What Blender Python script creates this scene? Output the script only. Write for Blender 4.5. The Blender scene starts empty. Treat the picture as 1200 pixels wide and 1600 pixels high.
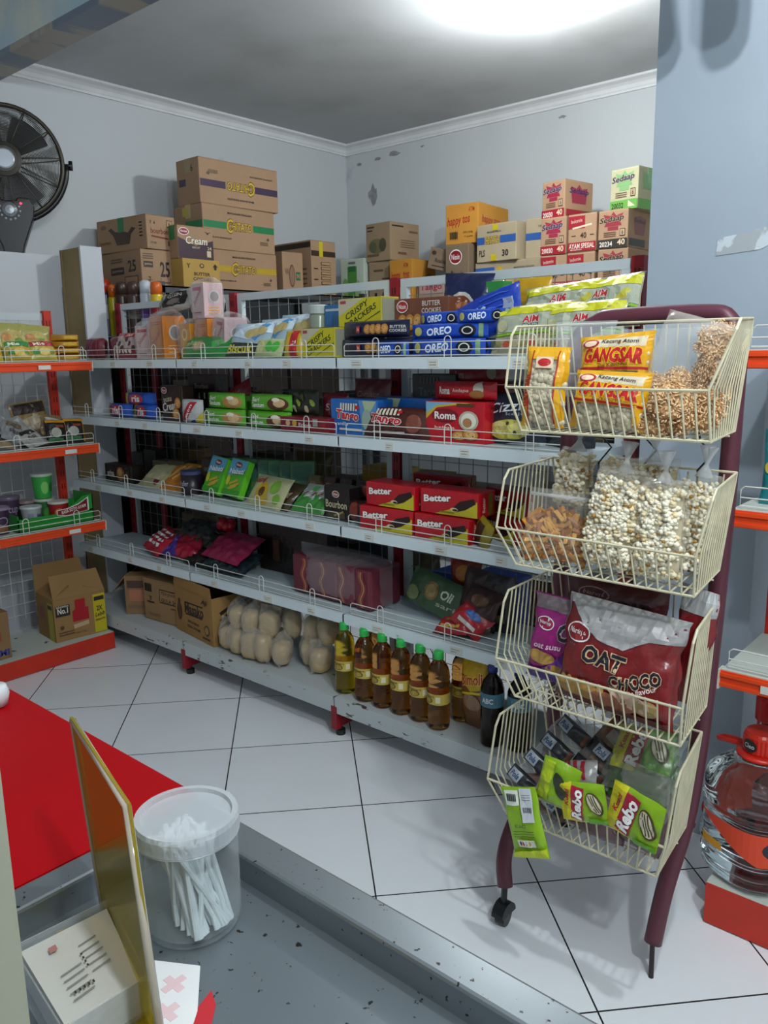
import bpy, bmesh, math, random
from mathutils import Vector, Matrix, Euler, noise
R = math.radians
random.seed(7)
sc = bpy.context.scene
C = sc.collection

# ------------------------------------------------------------------ camera
cam_d = bpy.data.cameras.new('camera'); cam = bpy.data.objects.new('camera', cam_d); C.objects.link(cam)
cam_d.sensor_fit = 'VERTICAL'; cam_d.sensor_height = 24.0; cam_d.lens = 1263.1/1600*24.0
cam_d.clip_start = 0.02
_p, _r, _a = R(11.284), R(-0.932), R(41.0)
fw = Vector((-math.sin(_a)*math.cos(_p), math.cos(_a)*math.cos(_p), -math.sin(_p)))
rt0 = Vector((math.cos(_a), math.sin(_a), 0)); up0 = rt0.cross(fw)
rt = rt0*math.cos(_r)+up0*math.sin(_r); up = rt.cross(fw)
m = Matrix((rt, up, -fw)).transposed().to_4x4(); m.translation = Vector((0, 0, 1.4))
cam.matrix_world = m
sc.camera = cam
# ------------------------------------------------------------------ light and exposure
sc.view_settings.view_transform = 'Standard'; sc.view_settings.look = 'None'
sc.view_settings.gamma = 1; sc.view_settings.use_curve_mapping = False
sc.view_settings.exposure = 0.35
w = bpy.data.worlds.new('world'); sc.world = w; w.use_nodes = True
w.node_tree.nodes['Background'].inputs[0].default_value = (0.55, 0.68, 0.8, 1)
w.node_tree.nodes['Background'].inputs[1].default_value = 0.12
def lamp(name, loc, power, radius, col):
    d = bpy.data.lights.new(name, 'POINT'); d.energy = power; d.shadow_soft_size = radius; d.color = col
    o = bpy.data.objects.new(name, d); C.objects.link(o); o.location = loc
    return o
lamp('bulb_light', (-1.92, 3.22, 2.66), 42, 0.05, (0.95, 0.985, 1.0))
lamp('lamp_light', (-0.10, 1.05, 2.62), 44, 0.035, (0.90, 0.96, 1.0))
lamp('lamp_light', (0.75, 0.1, 2.62), 76, 0.06, (0.86, 0.94, 1.0))

# ------------------------------------------------------------------ materials
def lin(c):
    if isinstance(c, str):
        c = c.lstrip('#'); c = c if len(c) == 6 else ''.join(q*2 for q in c); c = [int(c[i:i+2], 16)/255 for i in (0, 2, 4)]
    return tuple(x/12.92 if x <= .04045 else ((x+.055)/1.055)**2.4 for x in c)
_mats = {}
def mat(col, rough=.5, metal=0, noise_amt=.12, nscale=6, spec=.5, coat=0, bump=0, bscale=60, emit=0):
    key = (col, rough, metal, noise_amt, nscale, spec, coat, bump, bscale, emit)
    if key in _mats: return _mats[key]
    mt = bpy.data.materials.new('surface_'+str(col).lstrip('#')); mt.use_nodes = True
    nt = mt.node_tree; b = nt.nodes['Principled BSDF']; L = lin(col)
    b.inputs['Roughness'].default_value = rough; b.inputs['Metallic'].default_value = metal
    b.inputs['Specular IOR Level'].default_value = spec; b.inputs['Coat Weight'].default_value = coat
    b.inputs['Base Color'].default_value = (*L, 1)
    if noise_amt or bump:
        tc = nt.nodes.new('ShaderNodeTexCoord'); nz = nt.nodes.new('ShaderNodeTexNoise')
        nz.inputs['Scale'].default_value = nscale; nz.inputs['Detail'].default_value = 4
        nt.links.new(tc.outputs['Object'], nz.inputs['Vector'])
        if noise_amt:
            rp = nt.nodes.new('ShaderNodeValToRGB')
            rp.color_ramp.elements[0].position = .3; rp.color_ramp.elements[1].position = .7
            rp.color_ramp.elements[0].color = (*[x*(1-noise_amt) for x in L], 1)
            rp.color_ramp.elements[1].color = (*[min(1, x*(1+noise_amt)) for x in L], 1)
            nt.links.new(nz.outputs['Fac'], rp.inputs['Fac']); nt.links.new(rp.outputs['Color'], b.inputs['Base Color'])
        if bump:
            n2 = nt.nodes.new('ShaderNodeTexNoise'); n2.inputs['Scale'].default_value = bscale
            nt.links.new(tc.outputs['Object'], n2.inputs['Vector'])
            bp = nt.nodes.new('ShaderNodeBump'); bp.inputs['Strength'].default_value = bump; bp.inputs['Distance'].default_value = .01
            nt.links.new(n2.outputs['Fac'], bp.inputs['Height']); nt.links.new(bp.outputs['Normal'], b.inputs['Normal'])
    if emit:
        b.inputs['Emission Color'].default_value = (*L, 1); b.inputs['Emission Strength'].default_value = emit
    _mats[key] = mt
    return mt
def ink(col): return mat(col, .45, 0, 0)
def foil(col): return mat(col, .28, 0, .1, 14, .6, 0, .25, 45)
def film(tint='#f4f6f8', base=.06, edge=.55, rough=.12, tr=None, bump=.6):
    key = ('film', tint, base, edge, rough, tr, bump)
    if key in _mats: return _mats[key]
    mt = bpy.data.materials.new('clear_film'); mt.use_nodes = True; nt = mt.node_tree; nt.nodes.clear()
    out = nt.nodes.new('ShaderNodeOutputMaterial'); mx = nt.nodes.new('ShaderNodeMixShader')
    t = nt.nodes.new('ShaderNodeBsdfTransparent'); g = nt.nodes.new('ShaderNodeBsdfPrincipled')
    t.inputs[0].default_value = (*(lin(tr) if tr else (.95, .96, .96)), 1)
    g.inputs['Base Color'].default_value = (*lin(tint), 1); g.inputs['Roughness'].default_value = rough
    lw = nt.nodes.new('ShaderNodeLayerWeight'); lw.inputs[0].default_value = .35
    mr = nt.nodes.new('ShaderNodeMapRange'); mr.inputs[3].default_value = base; mr.inputs[4].default_value = edge
    tc = nt.nodes.new('ShaderNodeTexCoord'); nz = nt.nodes.new('ShaderNodeTexNoise'); nz.inputs['Scale'].default_value = 28
    bp = nt.nodes.new('ShaderNodeBump'); bp.inputs['Strength'].default_value = bump; bp.inputs['Distance'].default_value = .01
    nt.links.new(tc.outputs['Object'], nz.inputs['Vector']); nt.links.new(nz.outputs['Fac'], bp.inputs['Height'])
    nt.links.new(bp.outputs['Normal'], g.inputs['Normal']); nt.links.new(bp.outputs['Normal'], lw.inputs['Normal'])
    nt.links.new(lw.outputs['Facing'], mr.inputs[0]); nt.links.new(mr.outputs[0], mx.inputs[0])
    nt.links.new(t.outputs[0], mx.inputs[1]); nt.links.new(g.outputs[0], mx.inputs[2]); nt.links.new(mx.outputs[0], out.inputs[0])
    _mats[key] = mt
    return mt
def liquid(col, ior=1.4, rough=.03, name='liquid'):
    key = ('liq', col, ior, rough)
    if key in _mats: return _mats[key]
    mt = bpy.data.materials.new(name); mt.use_nodes = True; b = mt.node_tree.nodes['Principled BSDF']
    b.inputs['Base Color'].default_value = (*lin(col), 1); b.inputs['Roughness'].default_value = rough
    b.inputs['Transmission Weight'].default_value = 1; b.inputs['IOR'].default_value = ior
    _mats[key] = mt
    return mt
def worn(col, spot, scale=9, lo=.62, hi=.66, rough=.45, metal=0, stretch=(1, 1, 1)):
    """painted metal with chips and stains of their own shape"""
    key = ('worn', col, spot, scale, lo, hi, rough, metal, stretch)
    if key in _mats: return _mats[key]
    mt = mat(col, rough, metal, 0).copy(); mt.name = 'worn_surface'; nt = mt.node_tree; b = nt.nodes['Principled BSDF']
    g = nt.nodes.new('ShaderNodeNewGeometry'); mp = nt.nodes.new('ShaderNodeMapping'); mp.inputs['Scale'].default_value = stretch
    nz = nt.nodes.new('ShaderNodeTexNoise'); nz.inputs['Scale'].default_value = scale; nz.inputs['Detail'].default_value = 6
    rp = nt.nodes.new('ShaderNodeValToRGB'); rp.color_ramp.elements[0].position = lo; rp.color_ramp.elements[1].position = hi
    rp.color_ramp.elements[0].color = (*lin(col), 1); rp.color_ramp.elements[1].color = (*lin(spot), 1)
    nt.links.new(g.outputs['Position'], mp.inputs[0]); nt.links.new(mp.outputs[0], nz.inputs['Vector'])
    nt.links.new(nz.outputs['Fac'], rp.inputs[0]); nt.links.new(rp.outputs[0], b.inputs['Base Color'])
    _mats[key] = mt
    return mt

# ------------------------------------------------------------------ mesh builder
class MB:
    def __init__(s): s.v = []; s.f = []; s.mi = []; s.mats = []
    def _m(s, mt):
        if mt not in s.mats: s.mats.append(mt)
        return s.mats.index(mt)
    def add(s, vs, fs, mt):
        o = len(s.v); s.v += [tuple(p) for p in vs]; k = s._m(mt)
        for f in fs: s.f.append([i+o for i in f]); s.mi.append(k)
        return s
    def box(s, x0, x1, y0, y1, z0, z1, mt):
        vs = [(x, y, z) for x in (x0, x1) for y in (y0, y1) for z in (z0, z1)]
        return s.add(vs, [(0, 1, 3, 2), (4, 6, 7, 5), (0, 4, 5, 1), (2, 3, 7, 6), (0, 2, 6, 4), (1, 5, 7, 3)], mt)
    def slab(s, pts, t, mt):
        """quad given by 4 points, thickened along its normal"""
        P = [Vector(p) for p in pts]; n = (P[1]-P[0]).cross(P[2]-P[0]).normalized()*t
        vs = P+[p+n for p in P]
        return s.add(vs, [(3, 2, 1, 0), (4, 5, 6, 7), (0, 1, 5, 4), (1, 2, 6, 5), (2, 3, 7, 6), (3, 0, 4, 7)], mt)
    def prism(s, poly, z0, z1, mt, axis='z'):
        n = len(poly)
        def P(a, b, c): return {'z': (a, b, c), 'y': (a, c, b), 'x': (c, a, b)}[axis]
        vs = [P(a, b, z0) for a, b in poly]+[P(a, b, z1) for a, b in poly]
        fs = [tuple(range(n))[::-1], tuple(range(n, 2*n))]+[(i, (i+1) % n, n+(i+1) % n, n+i) for i in range(n)]
        return s.add(vs, fs, mt)
    def tube(s, pts, r, mt, n=6, closed=False):
        pts = [Vector(p) for p in pts]; N = len(pts); vs = []; fs = []
        ref = None
        for i, p in enumerate(pts):
            a = pts[(i-1) % N] if (i or closed) else p; b = pts[(i+1) % N] if (i < N-1 or closed) else p
            t = (b-a).normalized() if (b-a).length > 1e-9 else Vector((0, 0, 1))
            if ref is None: ref = t.orthogonal().normalized()
            u = (ref-t*ref.dot(t)); u = u.normalized() if u.length > 1e-6 else t.orthogonal().normalized(); ref = u
            v = t.cross(u); rr = r[i] if isinstance(r, (list, tuple)) else r
            for k in range(n):
                an = 2*math.pi*k/n; vs.append(p+u*rr*math.cos(an)+v*rr*math.sin(an))
        for i in range(N-1 if not closed else N):
            j = (i+1) % N
            for k in range(n):
                fs.append((i*n+k, i*n+(k+1) % n, j*n+(k+1) % n, j*n+k))
        if not closed:
            fs.append(tuple(range(n))[::-1]); fs.append(tuple((N-1)*n+k for k in range(n)))
        return s.add(vs, fs, mt)
    def lathe(s, prof, mt, n=24, c=(0, 0, 0), cap=True, sq=None):
        """profile [(r,z)], sq: superellipse exponent for squarish cross sections"""
        vs = []; fs = []
        for r, z in prof:
            for k in range(n):
                a = 2*math.pi*k/n; ca, sa = math.cos(a), math.sin(a)
                q = 1 if not sq else (abs(ca)**sq+abs(sa)**sq)**(-1/sq)
                vs.append((c[0]+r*q*ca, c[1]+r*q*sa, c[2]+z))
        for i in range(len(prof)-1):
            for k in range(n): fs.append((i*n+k, i*n+(k+1) % n, (i+1)*n+(k+1) % n, (i+1)*n+k))
        if cap:
            fs.append(tuple(range(n))[::-1]); fs.append(tuple((len(prof)-1)*n+k for k in range(n)))
        return s.add(vs, fs, mt)
    def grid(s, fn, us, vs_, mt, flip=False):
        vs = [fn(u, v) for v in vs_ for u in us]; nu = len(us); fs = []
        for j in range(len(vs_)-1):
            for i in range(nu-1):
                q = (j*nu+i, j*nu+i+1, (j+1)*nu+i+1, (j+1)*nu+i); fs.append(q[::-1] if flip else q)
        return s.add(vs, fs, mt)
    def blob(s, c, r, mt, sub=1, sc=(1, 1, 1), rot=None):
        vs, fs = ICO[sub]; c = Vector(c)
        out = []
        for p in vs:
            q = Vector((p[0]*sc[0], p[1]*sc[1], p[2]*sc[2]))*r
            if rot: q.rotate(rot)
            out.append(c+q)
        return s.add(out, fs, mt)
    def build(s, name, parent=None, smooth=False, label=None, bevel=0):
        me = bpy.data.meshes.new(name); me.from_pydata(s.v, [], s.f)
        for mt in s.mats: me.materials.append(mt)
        me.polygons.foreach_set('material_index', s.mi)
        if smooth: me.polygons.foreach_set('use_smooth', [True]*len(s.f))
        me.update()
        o = bpy.data.objects.new(name, me); C.objects.link(o)
        if parent: o.parent = parent
        if label: o['label'] = label
        if bevel:
            b = o.modifiers.new('bevel', 'BEVEL'); b.width = bevel; b.segments = 2; b.limit_method = 'ANGLE'
        return o
def _ico(sub):
    bm = bmesh.new(); bmesh.ops.create_icosphere(bm, subdivisions=sub, radius=1)
    r = ([tuple(v.co) for v in bm.verts], [tuple(v.index for v in f.verts) for f in bm.faces]); bm.free(); return r
ICO = {1: _ico(1), 2: _ico(2), 3: _ico(3)}

def thing(name, label, cat, loc=(0, 0, 0), rot=0, group=None):
    o = bpy.data.objects.new(name, None); C.objects.link(o); o.empty_display_size = .05
    o.location = loc; o.rotation_euler = rot if isinstance(rot, (tuple, list)) else (0, 0, rot)
    return tag(o, label, cat, group)
def tag(o, label, cat, group=None, kind=None):
    o['label'] = label; o['category'] = cat
    if group: o['group'] = group
    if kind: o['kind'] = kind
    return o
def struct(o, label, cat): o['kind'] = 'structure'; o['label'] = label; o['category'] = cat; return o
def dup(root, loc, rot=None, label=None, group=None):
    r = root.copy(); C.objects.link(r); r.location = loc
    if rot is not None: r.rotation_euler = rot if isinstance(rot, (tuple, list)) else (0, 0, rot)
    if label: r['label'] = label
    if group: r['group'] = group
    for ch in list(root.children):
        c = ch.copy(); C.objects.link(c); c.parent = r
        for g in ch.children:
            d = g.copy(); C.objects.link(d); d.parent = c
    return r

# ------------------------------------------------------------------ lettering and printed graphics
_tc = {}
def text_geo(s, bold=0.0, shear=0.0):
    key = (s, bold, shear)
    if key in _tc: return _tc[key]
    cu = bpy.data.curves.new('t', 'FONT'); cu.body = s; cu.size = 1; cu.shear = shear; cu.offset = bold
    cu.resolution_u = 2; cu.align_x = 'CENTER'
    o = bpy.data.objects.new('t', cu); C.objects.link(o)
    bpy.context.view_layer.update()
    me = bpy.data.meshes.new_from_object(o.evaluated_get(bpy.context.evaluated_depsgraph_get()))
    vs = [(v.co.x, v.co.y) for v in me.vertices]; fs = [tuple(p.vertices) for p in me.polygons]
    bpy.data.objects.remove(o); bpy.data.curves.remove(cu); bpy.data.meshes.remove(me)
    if not vs: vs, fs = [(0, 0), (1, 0), (0, 1)], [(0, 1, 2)]
    x0 = min(v[0] for v in vs); x1 = max(v[0] for v in vs); y0 = min(v[1] for v in vs); y1 = max(v[1] for v in vs)
    vs = [((x-(x0+x1)/2)/(x1-x0), (y-(y0+y1)/2)/(y1-y0)) for x, y in vs]
    _tc[key] = (vs, fs); return _tc[key]
# shape records, in fractions of the face: T text, Q rectangle, O ellipse, P polygon
def T(s, x, y, w, h, col, rot=0, bold=.02, it=0, out=None, ob=.07, arc=0): return ('T', s, x, y, w, h, col, rot, bold, it, out, ob, arc)
def Q(x, y, w, h, col, rot=0): return ('Q', x, y, w, h, col, rot)
def O(x, y, w, h, col, rot=0): return ('O', x, y, w, h, col, rot)
def P(pts, col): return ('P', pts, col)
def lines(x, y, w, n, dy, h, col, rot=0): return [Q(x, y-i*dy, w*(1-.12*((i*7) % 3)), h, col, rot) for i in range(n)]
def barcode(x, y, w, h, bg='#e8e8e4'):
    r = [Q(x, y, w, h, bg)] if bg else []
    return r+[Q(x-w*.42+w*.84*i/13, y, w*(.018+.022*((i*5) % 3)), h*.75, '#22201e') for i in range(14)]
def cookie(x, y, w, h, c1='#c98a3c', c2='#e0b070', c3='#7a4718'):
    return [O(x, y, w, h, c3), O(x, y, w*.92, h*.92, c1), O(x, y, w*.62, h*.6, c2), O(x-w*.12, y+h*.1, w*.1, h*.1, c3), O(x+w*.15, y-h*.12, w*.1, h*.1, c3)]
def logo(s, x, y, w, h, bg='#a01822', fg='#f2f0ee', ring='#f2f0ee'):
    return [O(x, y, w*1.12, h*1.18, ring), O(x, y, w, h, bg), T(s, x, y, w*.72, h*.42, fg)]
def flat(specs):
    r = []
    for s in specs:
        if isinstance(s, list): r += flat(s)
        else: r.append(s)
    return r
def print_on(mb, fn, W, H, specs, step=.0005, cuts=None, off0=.0006):
    """adds the printed shapes to mb; fn(x,y,off) maps face metres (centre origin) to 3-D; cuts=(xs,ys) lines of the surface grid"""
    lay = 0
    for s in flat(specs):
        geos = []
        if s[0] == 'T':
            _, txt, x, y, w_, h_, col, rot, bold, it, out, ob, arc = s
            if out:
                geos.append((text_geo(txt, ob*.7, it), x, y, w_*1.03, h_*1.1, out, rot, arc))
            geos.append((text_geo(txt, bold*.6, it), x, y, w_, h_, col, rot, arc))
        elif s[0] == 'Q': geos.append((([(-.5, -.5), (.5, -.5), (.5, .5), (-.5, .5)], [(0, 1, 2, 3)]), s[1], s[2], s[3], s[4], s[5], s[6], 0))
        elif s[0] == 'O':
            n = 18; geos.append((([(.5*math.cos(2*math.pi*k/n), .5*math.sin(2*math.pi*k/n)) for k in range(n)], [tuple(range(n))]), s[1], s[2], s[3], s[4], s[5], s[6], 0))
        else:
            pts = s[1]; geos.append(((pts, [tuple(range(len(pts)))]), 0, 0, 1, 1, s[2], 0, 0))
        for (vs, fs), x, y, w_, h_, col, rot, arc in geos:
            lay += 1; off = off0+step*min(lay, 14)*.5+step*.02*lay
            a = R(rot); ca, sa = math.cos(a), math.sin(a); pp = []
            for u, v in vs:
                if arc: v = v+arc*(.25-u*u)*4
                px, py = u*w_*W, v*h_*H
                qx, qy = x*W+px*ca-py*sa, y*H+px*sa+py*ca
                pp.append((max(-W/2, min(W/2, qx)), max(-H/2, min(H/2, qy))))
            mt = ink(col) if isinstance(col, str) else col
            if cuts is None:
                mb.add([fn(px, py, off) for px, py in pp], fs, mt)
            else:
                bm = bmesh.new(); bv = [bm.verts.new((px, py, 0)) for px, py in pp]
                for f in fs:
                    try: bm.faces.new([bv[i] for i in f])
                    except ValueError: pass
                lo = (min(p[0] for p in pp), min(p[1] for p in pp)); hi = (max(p[0] for p in pp), max(p[1] for p in pp))
                bmesh.ops.triangulate(bm, faces=bm.faces[:])
                for ax in (0, 1):
                    for c in cuts[ax]:
                        if lo[ax]+1e-5 < c < hi[ax]-1e-5:
                            co = [0, 0, 0]; no = [0, 0, 0]; co[ax] = c; no[ax] = 1
                            bmesh.ops.bisect_plane(bm, geom=bm.verts[:]+bm.edges[:]+bm.faces[:], plane_co=co, plane_no=no, dist=1e-6)
                bm.verts.index_update()
                mb.add([fn(v.co.x, v.co.y, off) for v in bm.verts], [tuple(v.index for v in f.verts) for f in bm.faces], mt)
                bm.free()
    return mb
def face_fn(kind, w_, d, h):
    return {'front': lambda x, y, o: (x, -d/2-o, y+h/2), 'right': lambda x, y, o: (w_/2+o, x, y+h/2),
            'left': lambda x, y, o: (-w_/2-o, -x, y+h/2), 'top': lambda x, y, o: (x, y, h+o), 'back': lambda x, y, o: (-x, d/2+o, y+h/2)}[kind]
def face_size(kind, w_, d, h): return {'front': (w_, h), 'back': (w_, h), 'right': (d, h), 'left': (d, h), 'top': (w_, d)}[kind]
KRAFT = mat('#a5866a', .85, 0, .06, 5, .2)
def carton(name, label, loc, rot, w_, d, h, body=KRAFT, group=None, cat='carton', tape=None, seam=True, wob=.0, **faces):
    """closed corrugated carton with flap seam, tape and printed faces"""
    t = thing(name, label, cat, loc, rot, group)
    rr = random.Random(len(label)+int(abs(loc[0])*100)); b = MB(); n = 5
    def W(x, y, z):
        return (x+wob*noise.noise(Vector((x*9+loc[0], y*9, z*9))), y+wob*noise.noise(Vector((x*9, y*9+loc[1], z*9+5))), z)
    mt = body if not isinstance(body, str) else mat(body, .8, 0, .07, 5, .25)
    b.box(-w_/2, w_/2, -d/2, d/2, 0, h, mt)
    b.build('carton_body', t, bevel=min(.004, h*.03))
    if seam:
        s = MB(); lid = mat('#937452', .85, 0, .1, 8) if body is KRAFT else mt
        for sy in (-1, 1):
            y0, y1 = (-d/2+.002, -.0015) if sy < 0 else (.0015, d/2-.002)
            s.box(-w_/2+.001, w_/2-.001, y0, y1, h-.001, h+.003, lid)
        s.build('flap', t)
    if tape:
        s = MB(); tm = mat(tape, .3, 0, .05)
        s.box(-w_/2-.0008, w_/2+.0008, -.025, .025, h+.0028, h+.0036, tm)
        for sx in (-1, 1): s.box(min(sx*w_/2, sx*(w_/2+.0009)), max(sx*w_/2, sx*(w_/2+.0009)), -.025, .025, h-.07, h+.0036, tm)
        s.build('packing_tape', t)
    if faces:
        g = MB()
        for k, sp in faces.items():
            fw_, fh_ = face_size(k, w_, d, h); print_on(g, face_fn(k, w_, d, h), fw_*.985, fh_*.985, sp)
        g.build('printed_label', t)
    return t
def snack_box(name, label, loc, rot, w_, d, h, col, group=None, cat='snack box', **faces):
    t = thing(name, label, cat, loc, rot, group)
    b = MB(); b.box(-w_/2, w_/2, -d/2, d/2, 0, h, foil(col) if isinstance(col, str) else col); b.build('box_body', t, bevel=min(.003, h*.04))
    if faces:
        g = MB()
        for k, sp in faces.items():
            fw_, fh_ = face_size(k, w_, d, h); print_on(g, face_fn(k, w_, d, h), fw_*.97, fh_*.95, sp, off0=.0009)
        g.build('printed_label', t)
    if name == 'wrapped_snack_box':
        p_ = Pillow(w_*1.14, h*1.16, d*1.5, 'v', int(w_*1e4), .008, fin=.97, power=5, nu=13, nv=13); q = MB(); p_.body(q, film('#f0e8e8', .06, .5, .1)); q.build('wrapper', t, smooth=True)
    return t
class Pillow:
    """sampled front surface of a sealed film pack, fins along 'u' (left/right) or 'v' (top/bottom)"""
    def __init__(s, w_, h, d, fins='u', seed=0, cr=.004, sag=0, nu=15, nv=13, fin=.93, power=2.4):
        s.w, s.h, s.cr = w_, h, cr; s.xs = [-w_/2+w_*i/(nu-1) for i in range(nu)]; s.ys = [-h/2+h*j/(nv-1) for j in range(nv)]
        rr = random.Random(seed); ox, oy = rr.uniform(0, 50), rr.uniform(0, 50)
        def fn(x, y, side):
            a, b = (2*x/w_, 2*y/h) if fins == 'u' else (2*y/h, 2*x/w_)
            ta = 0 if abs(a) >= fin else (1-(abs(a)/fin)**power)**.6
            tb = max(0, 1-abs(b)**4)**.5
            t = d/2*ta*tb
            if sag and fins == 'v': t *= 1-sag*(a*.5+.5)
            nz = noise.noise(Vector((x*38+ox, y*38+oy, side*9)))*cr+noise.noise(Vector((x*90+ox, y*90+oy, side*9)))*cr*.45
            edge = min(1, max(.0, (1-abs(b))*8))*min(1, max(0.15, (1-abs(a))*10))
            sh = (1-abs(a))*0
            xx, yy = x, y
            if fins == 'u': yy = y*(1-.05*(1-ta))+noise.noise(Vector((x*30+ox, 3, 1)))*cr*.4*abs(b)
            else: xx = x*(1-.05*ta)+noise.noise(Vector((7, y*22+oy, 1)))*cr*1.2*abs(b)
            return Vector((xx, -side*(t+.0006)-nz*edge, yy+h/2))
        s.fr = [[fn(x, y, 1) for x in s.xs] for y in s.ys]; s.bk = [[fn(x, y, -1) for x in s.xs] for y in s.ys]
    def at(s, x, y, off=0):
        nu, nv = len(s.xs), len(s.ys)
        fi = (x+s.w/2)/s.w*(nu-1); fj = (y+s.h/2)/s.h*(nv-1); i = max(0, min(nu-2, int(fi))); j = max(0, min(nv-2, int(fj))); a, b = fi-i, fj-j
        g = s.fr; A_, B__, C__, D__ = g[j][i], g[j][i+1], g[j+1][i+1], g[j+1][i]
        p = A_+(B__-A_)*a+(C__-B__)*b if a >= b else A_+(D__-A_)*b+(C__-D__)*a
        return (p.x, p.y-off, p.z)
    def body(s, mb, mt, mb2=None):
        nu, nv = len(s.xs), len(s.ys)
        for g, flip in ((s.fr, False), (s.bk, True)):
            fs = []
            for j in range(nv-1):
                for i in range(nu-1):
                    q = (j*nu+i, j*nu+i+1, (j+1)*nu+i+1, (j+1)*nu+i)
                    for t_ in ((q[0], q[1], q[2]), (q[0], q[2], q[3])): fs.append(t_ if not flip else t_[::-1])
            mb.add([p for row in g for p in row], fs, mt)
        return mb
    def prt(s, specs):
        g = MB(); print_on(g, s.at, s.w, s.h, specs, cuts=(s.xs, s.ys), off0=.0011+s.cr*.12); return g
_pk = 0
def packet(name, label, loc, rot, w_, h, d, col, specs=None, fins='u', cr=.003, group=None, cat='snack packet', sag=0, fincol=None, nu=15, nv=13, seed=None, fin=.93):
    global _pk; _pk += 1
    t = thing(name, label, cat, loc, rot, group)
    p = Pillow(w_, h, d, fins, _pk if seed is None else seed, cr*1.25, sag, nu, nv, fin)
    b = MB(); p.body(b, foil(col) if isinstance(col, str) else col); b.build('wrapper', t, smooth=True)
    if specs: p.prt(specs).build('printed_label', t)
    return t
SNACKS = 1
# ================================================================== the room
def floor_mat():
    mt = bpy.data.materials.new('tile_floor'); mt.use_nodes = True; nt = mt.node_tree; b = nt.nodes['Principled BSDF']
    g = nt.nodes.new('ShaderNodeNewGeometry'); mp = nt.nodes.new('ShaderNodeMapping'); mp.vector_type = 'TEXTURE'
    mp.inputs['Location'].default_value = (-2.812, 1.645, 0); mp.inputs['Rotation'].default_value = (0, 0, R(47.09))
    br = nt.nodes.new('ShaderNodeTexBrick'); br.offset = 0; br.squash = 1
    br.inputs['Scale'].default_value = 1; br.inputs['Brick Width'].default_value = .4357; br.inputs['Row Height'].default_value = .4357
    br.inputs['Mortar Size'].default_value = .0022; br.inputs['Mortar Smooth'].default_value = .1
    br.inputs['Color1'].default_value = (*lin('#f0f3f5'), 1); br.inputs['Color2'].default_value = (*lin('#eceff2'), 1); br.inputs['Mortar'].default_value = (*lin('#26282a'), 1)
    nz = nt.nodes.new('ShaderNodeTexNoise'); nz.inputs['Scale'].default_value = 3; nz.inputs['Detail'].default_value = 6
    mx = nt.nodes.new('ShaderNodeMixRGB'); mx.blend_type = 'MULTIPLY'; mx.inputs[0].default_value = .12
    nt.links.new(g.outputs['Position'], mp.inputs[0]); nt.links.new(mp.outputs[0], br.inputs['Vector']); nt.links.new(g.outputs['Position'], nz.inputs['Vector'])
    nt.links.new(br.outputs['Color'], mx.inputs[1]); nt.links.new(nz.outputs['Fac'], mx.inputs[2]); nt.links.new(mx.outputs[0], b.inputs['Base Color'])
    b.inputs['Roughness'].default_value = .22; b.inputs['Specular IOR Level'].default_value = .35
    return mt
WALL = worn('#c6cbcd', '#a4a8a9', 2.2, .66, .74, .8)
CEIL = worn('#bfc2c3', '#a9aba9', 1.4, .5, .75, .9)
struct(MB().box(-4.5, 2.6, -2.2, 4.8, -.1, 0, floor_mat()).build('floor'), 'pale square tiles with thin dark joints laid diagonally', 'floor')
struct(MB().box(-4.41, -4.31, -2.2, 4.7, 0, 3.1, WALL).build('wall_left'), 'plain white plastered wall on the left', 'wall')
struct(MB().box(-4.41, 2.6, 4.6, 4.7, 0, 3.1, WALL).build('wall_back'), 'white plastered wall behind the shelves with peeling paint near the corner', 'wall')
struct(MB().box(2.5, 2.6, -2.2, 4.6, 0, 3.1, WALL).build('wall_right'), 'plain wall of the shop on the right', 'wall')
struct(MB().box(-4.41, 2.6, -2.3, -2.2, 0, 3.1, WALL).build('wall_front'), 'plain wall behind the counter', 'wall')
struct(MB().box(-4.41, 2.6, 2.07, 4.7, 2.86, 2.96, CEIL).build('ceiling'), 'grey white ceiling stained above the shelves', 'ceiling')
struct(MB().box(-4.41, 2.6, -2.3, 2.07, 3.1, 3.2, CEIL).build('ceiling_front'), 'grey white ceiling over the counter side', 'ceiling')
bm_ = MB(); marble = worn('#a9bfca', '#d4d2bc', 2.2, .45, .62, .35); band = worn('#6c7684', '#9c9386', 3.4, .48, .52, .4, stretch=(1.6, .3, .3))
bm_.box(-4.31, 2.5, 1.93, 2.07, 2.78, 3.1, marble); bm_.box(-4.31, 2.5, 1.929, 2.071, 2.75, 2.78, band)
struct(bm_.build('trim_1'), 'ceiling beam with blue marbled side and grey banded underside', 'beam')
cm = MB(); crown = mat('#dcdfe0', .75, 0, .05)
cove = [(0, 0), (.062, 0), (.062, .012), (.052, .016), (.036, .022), (.022, .034), (.016, .052), (.012, .056), (.012, .068), (0, .068)]
cm.prism([(-4.31+u, 2.86-v) for u, v in cove], 2.07, 4.6, crown, 'y')
cm.prism([(4.6-u, 2.86-v) for u, v in cove][::-1], -4.31, 2.5, crown, 'x')
struct(cm.build('trim_2'), 'white stepped ceiling moulding along both walls', 'moulding')
pk = MB(); pm = mat('#8f9293', .9, 0, .2, 30)
rr = random.Random(3)
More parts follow.
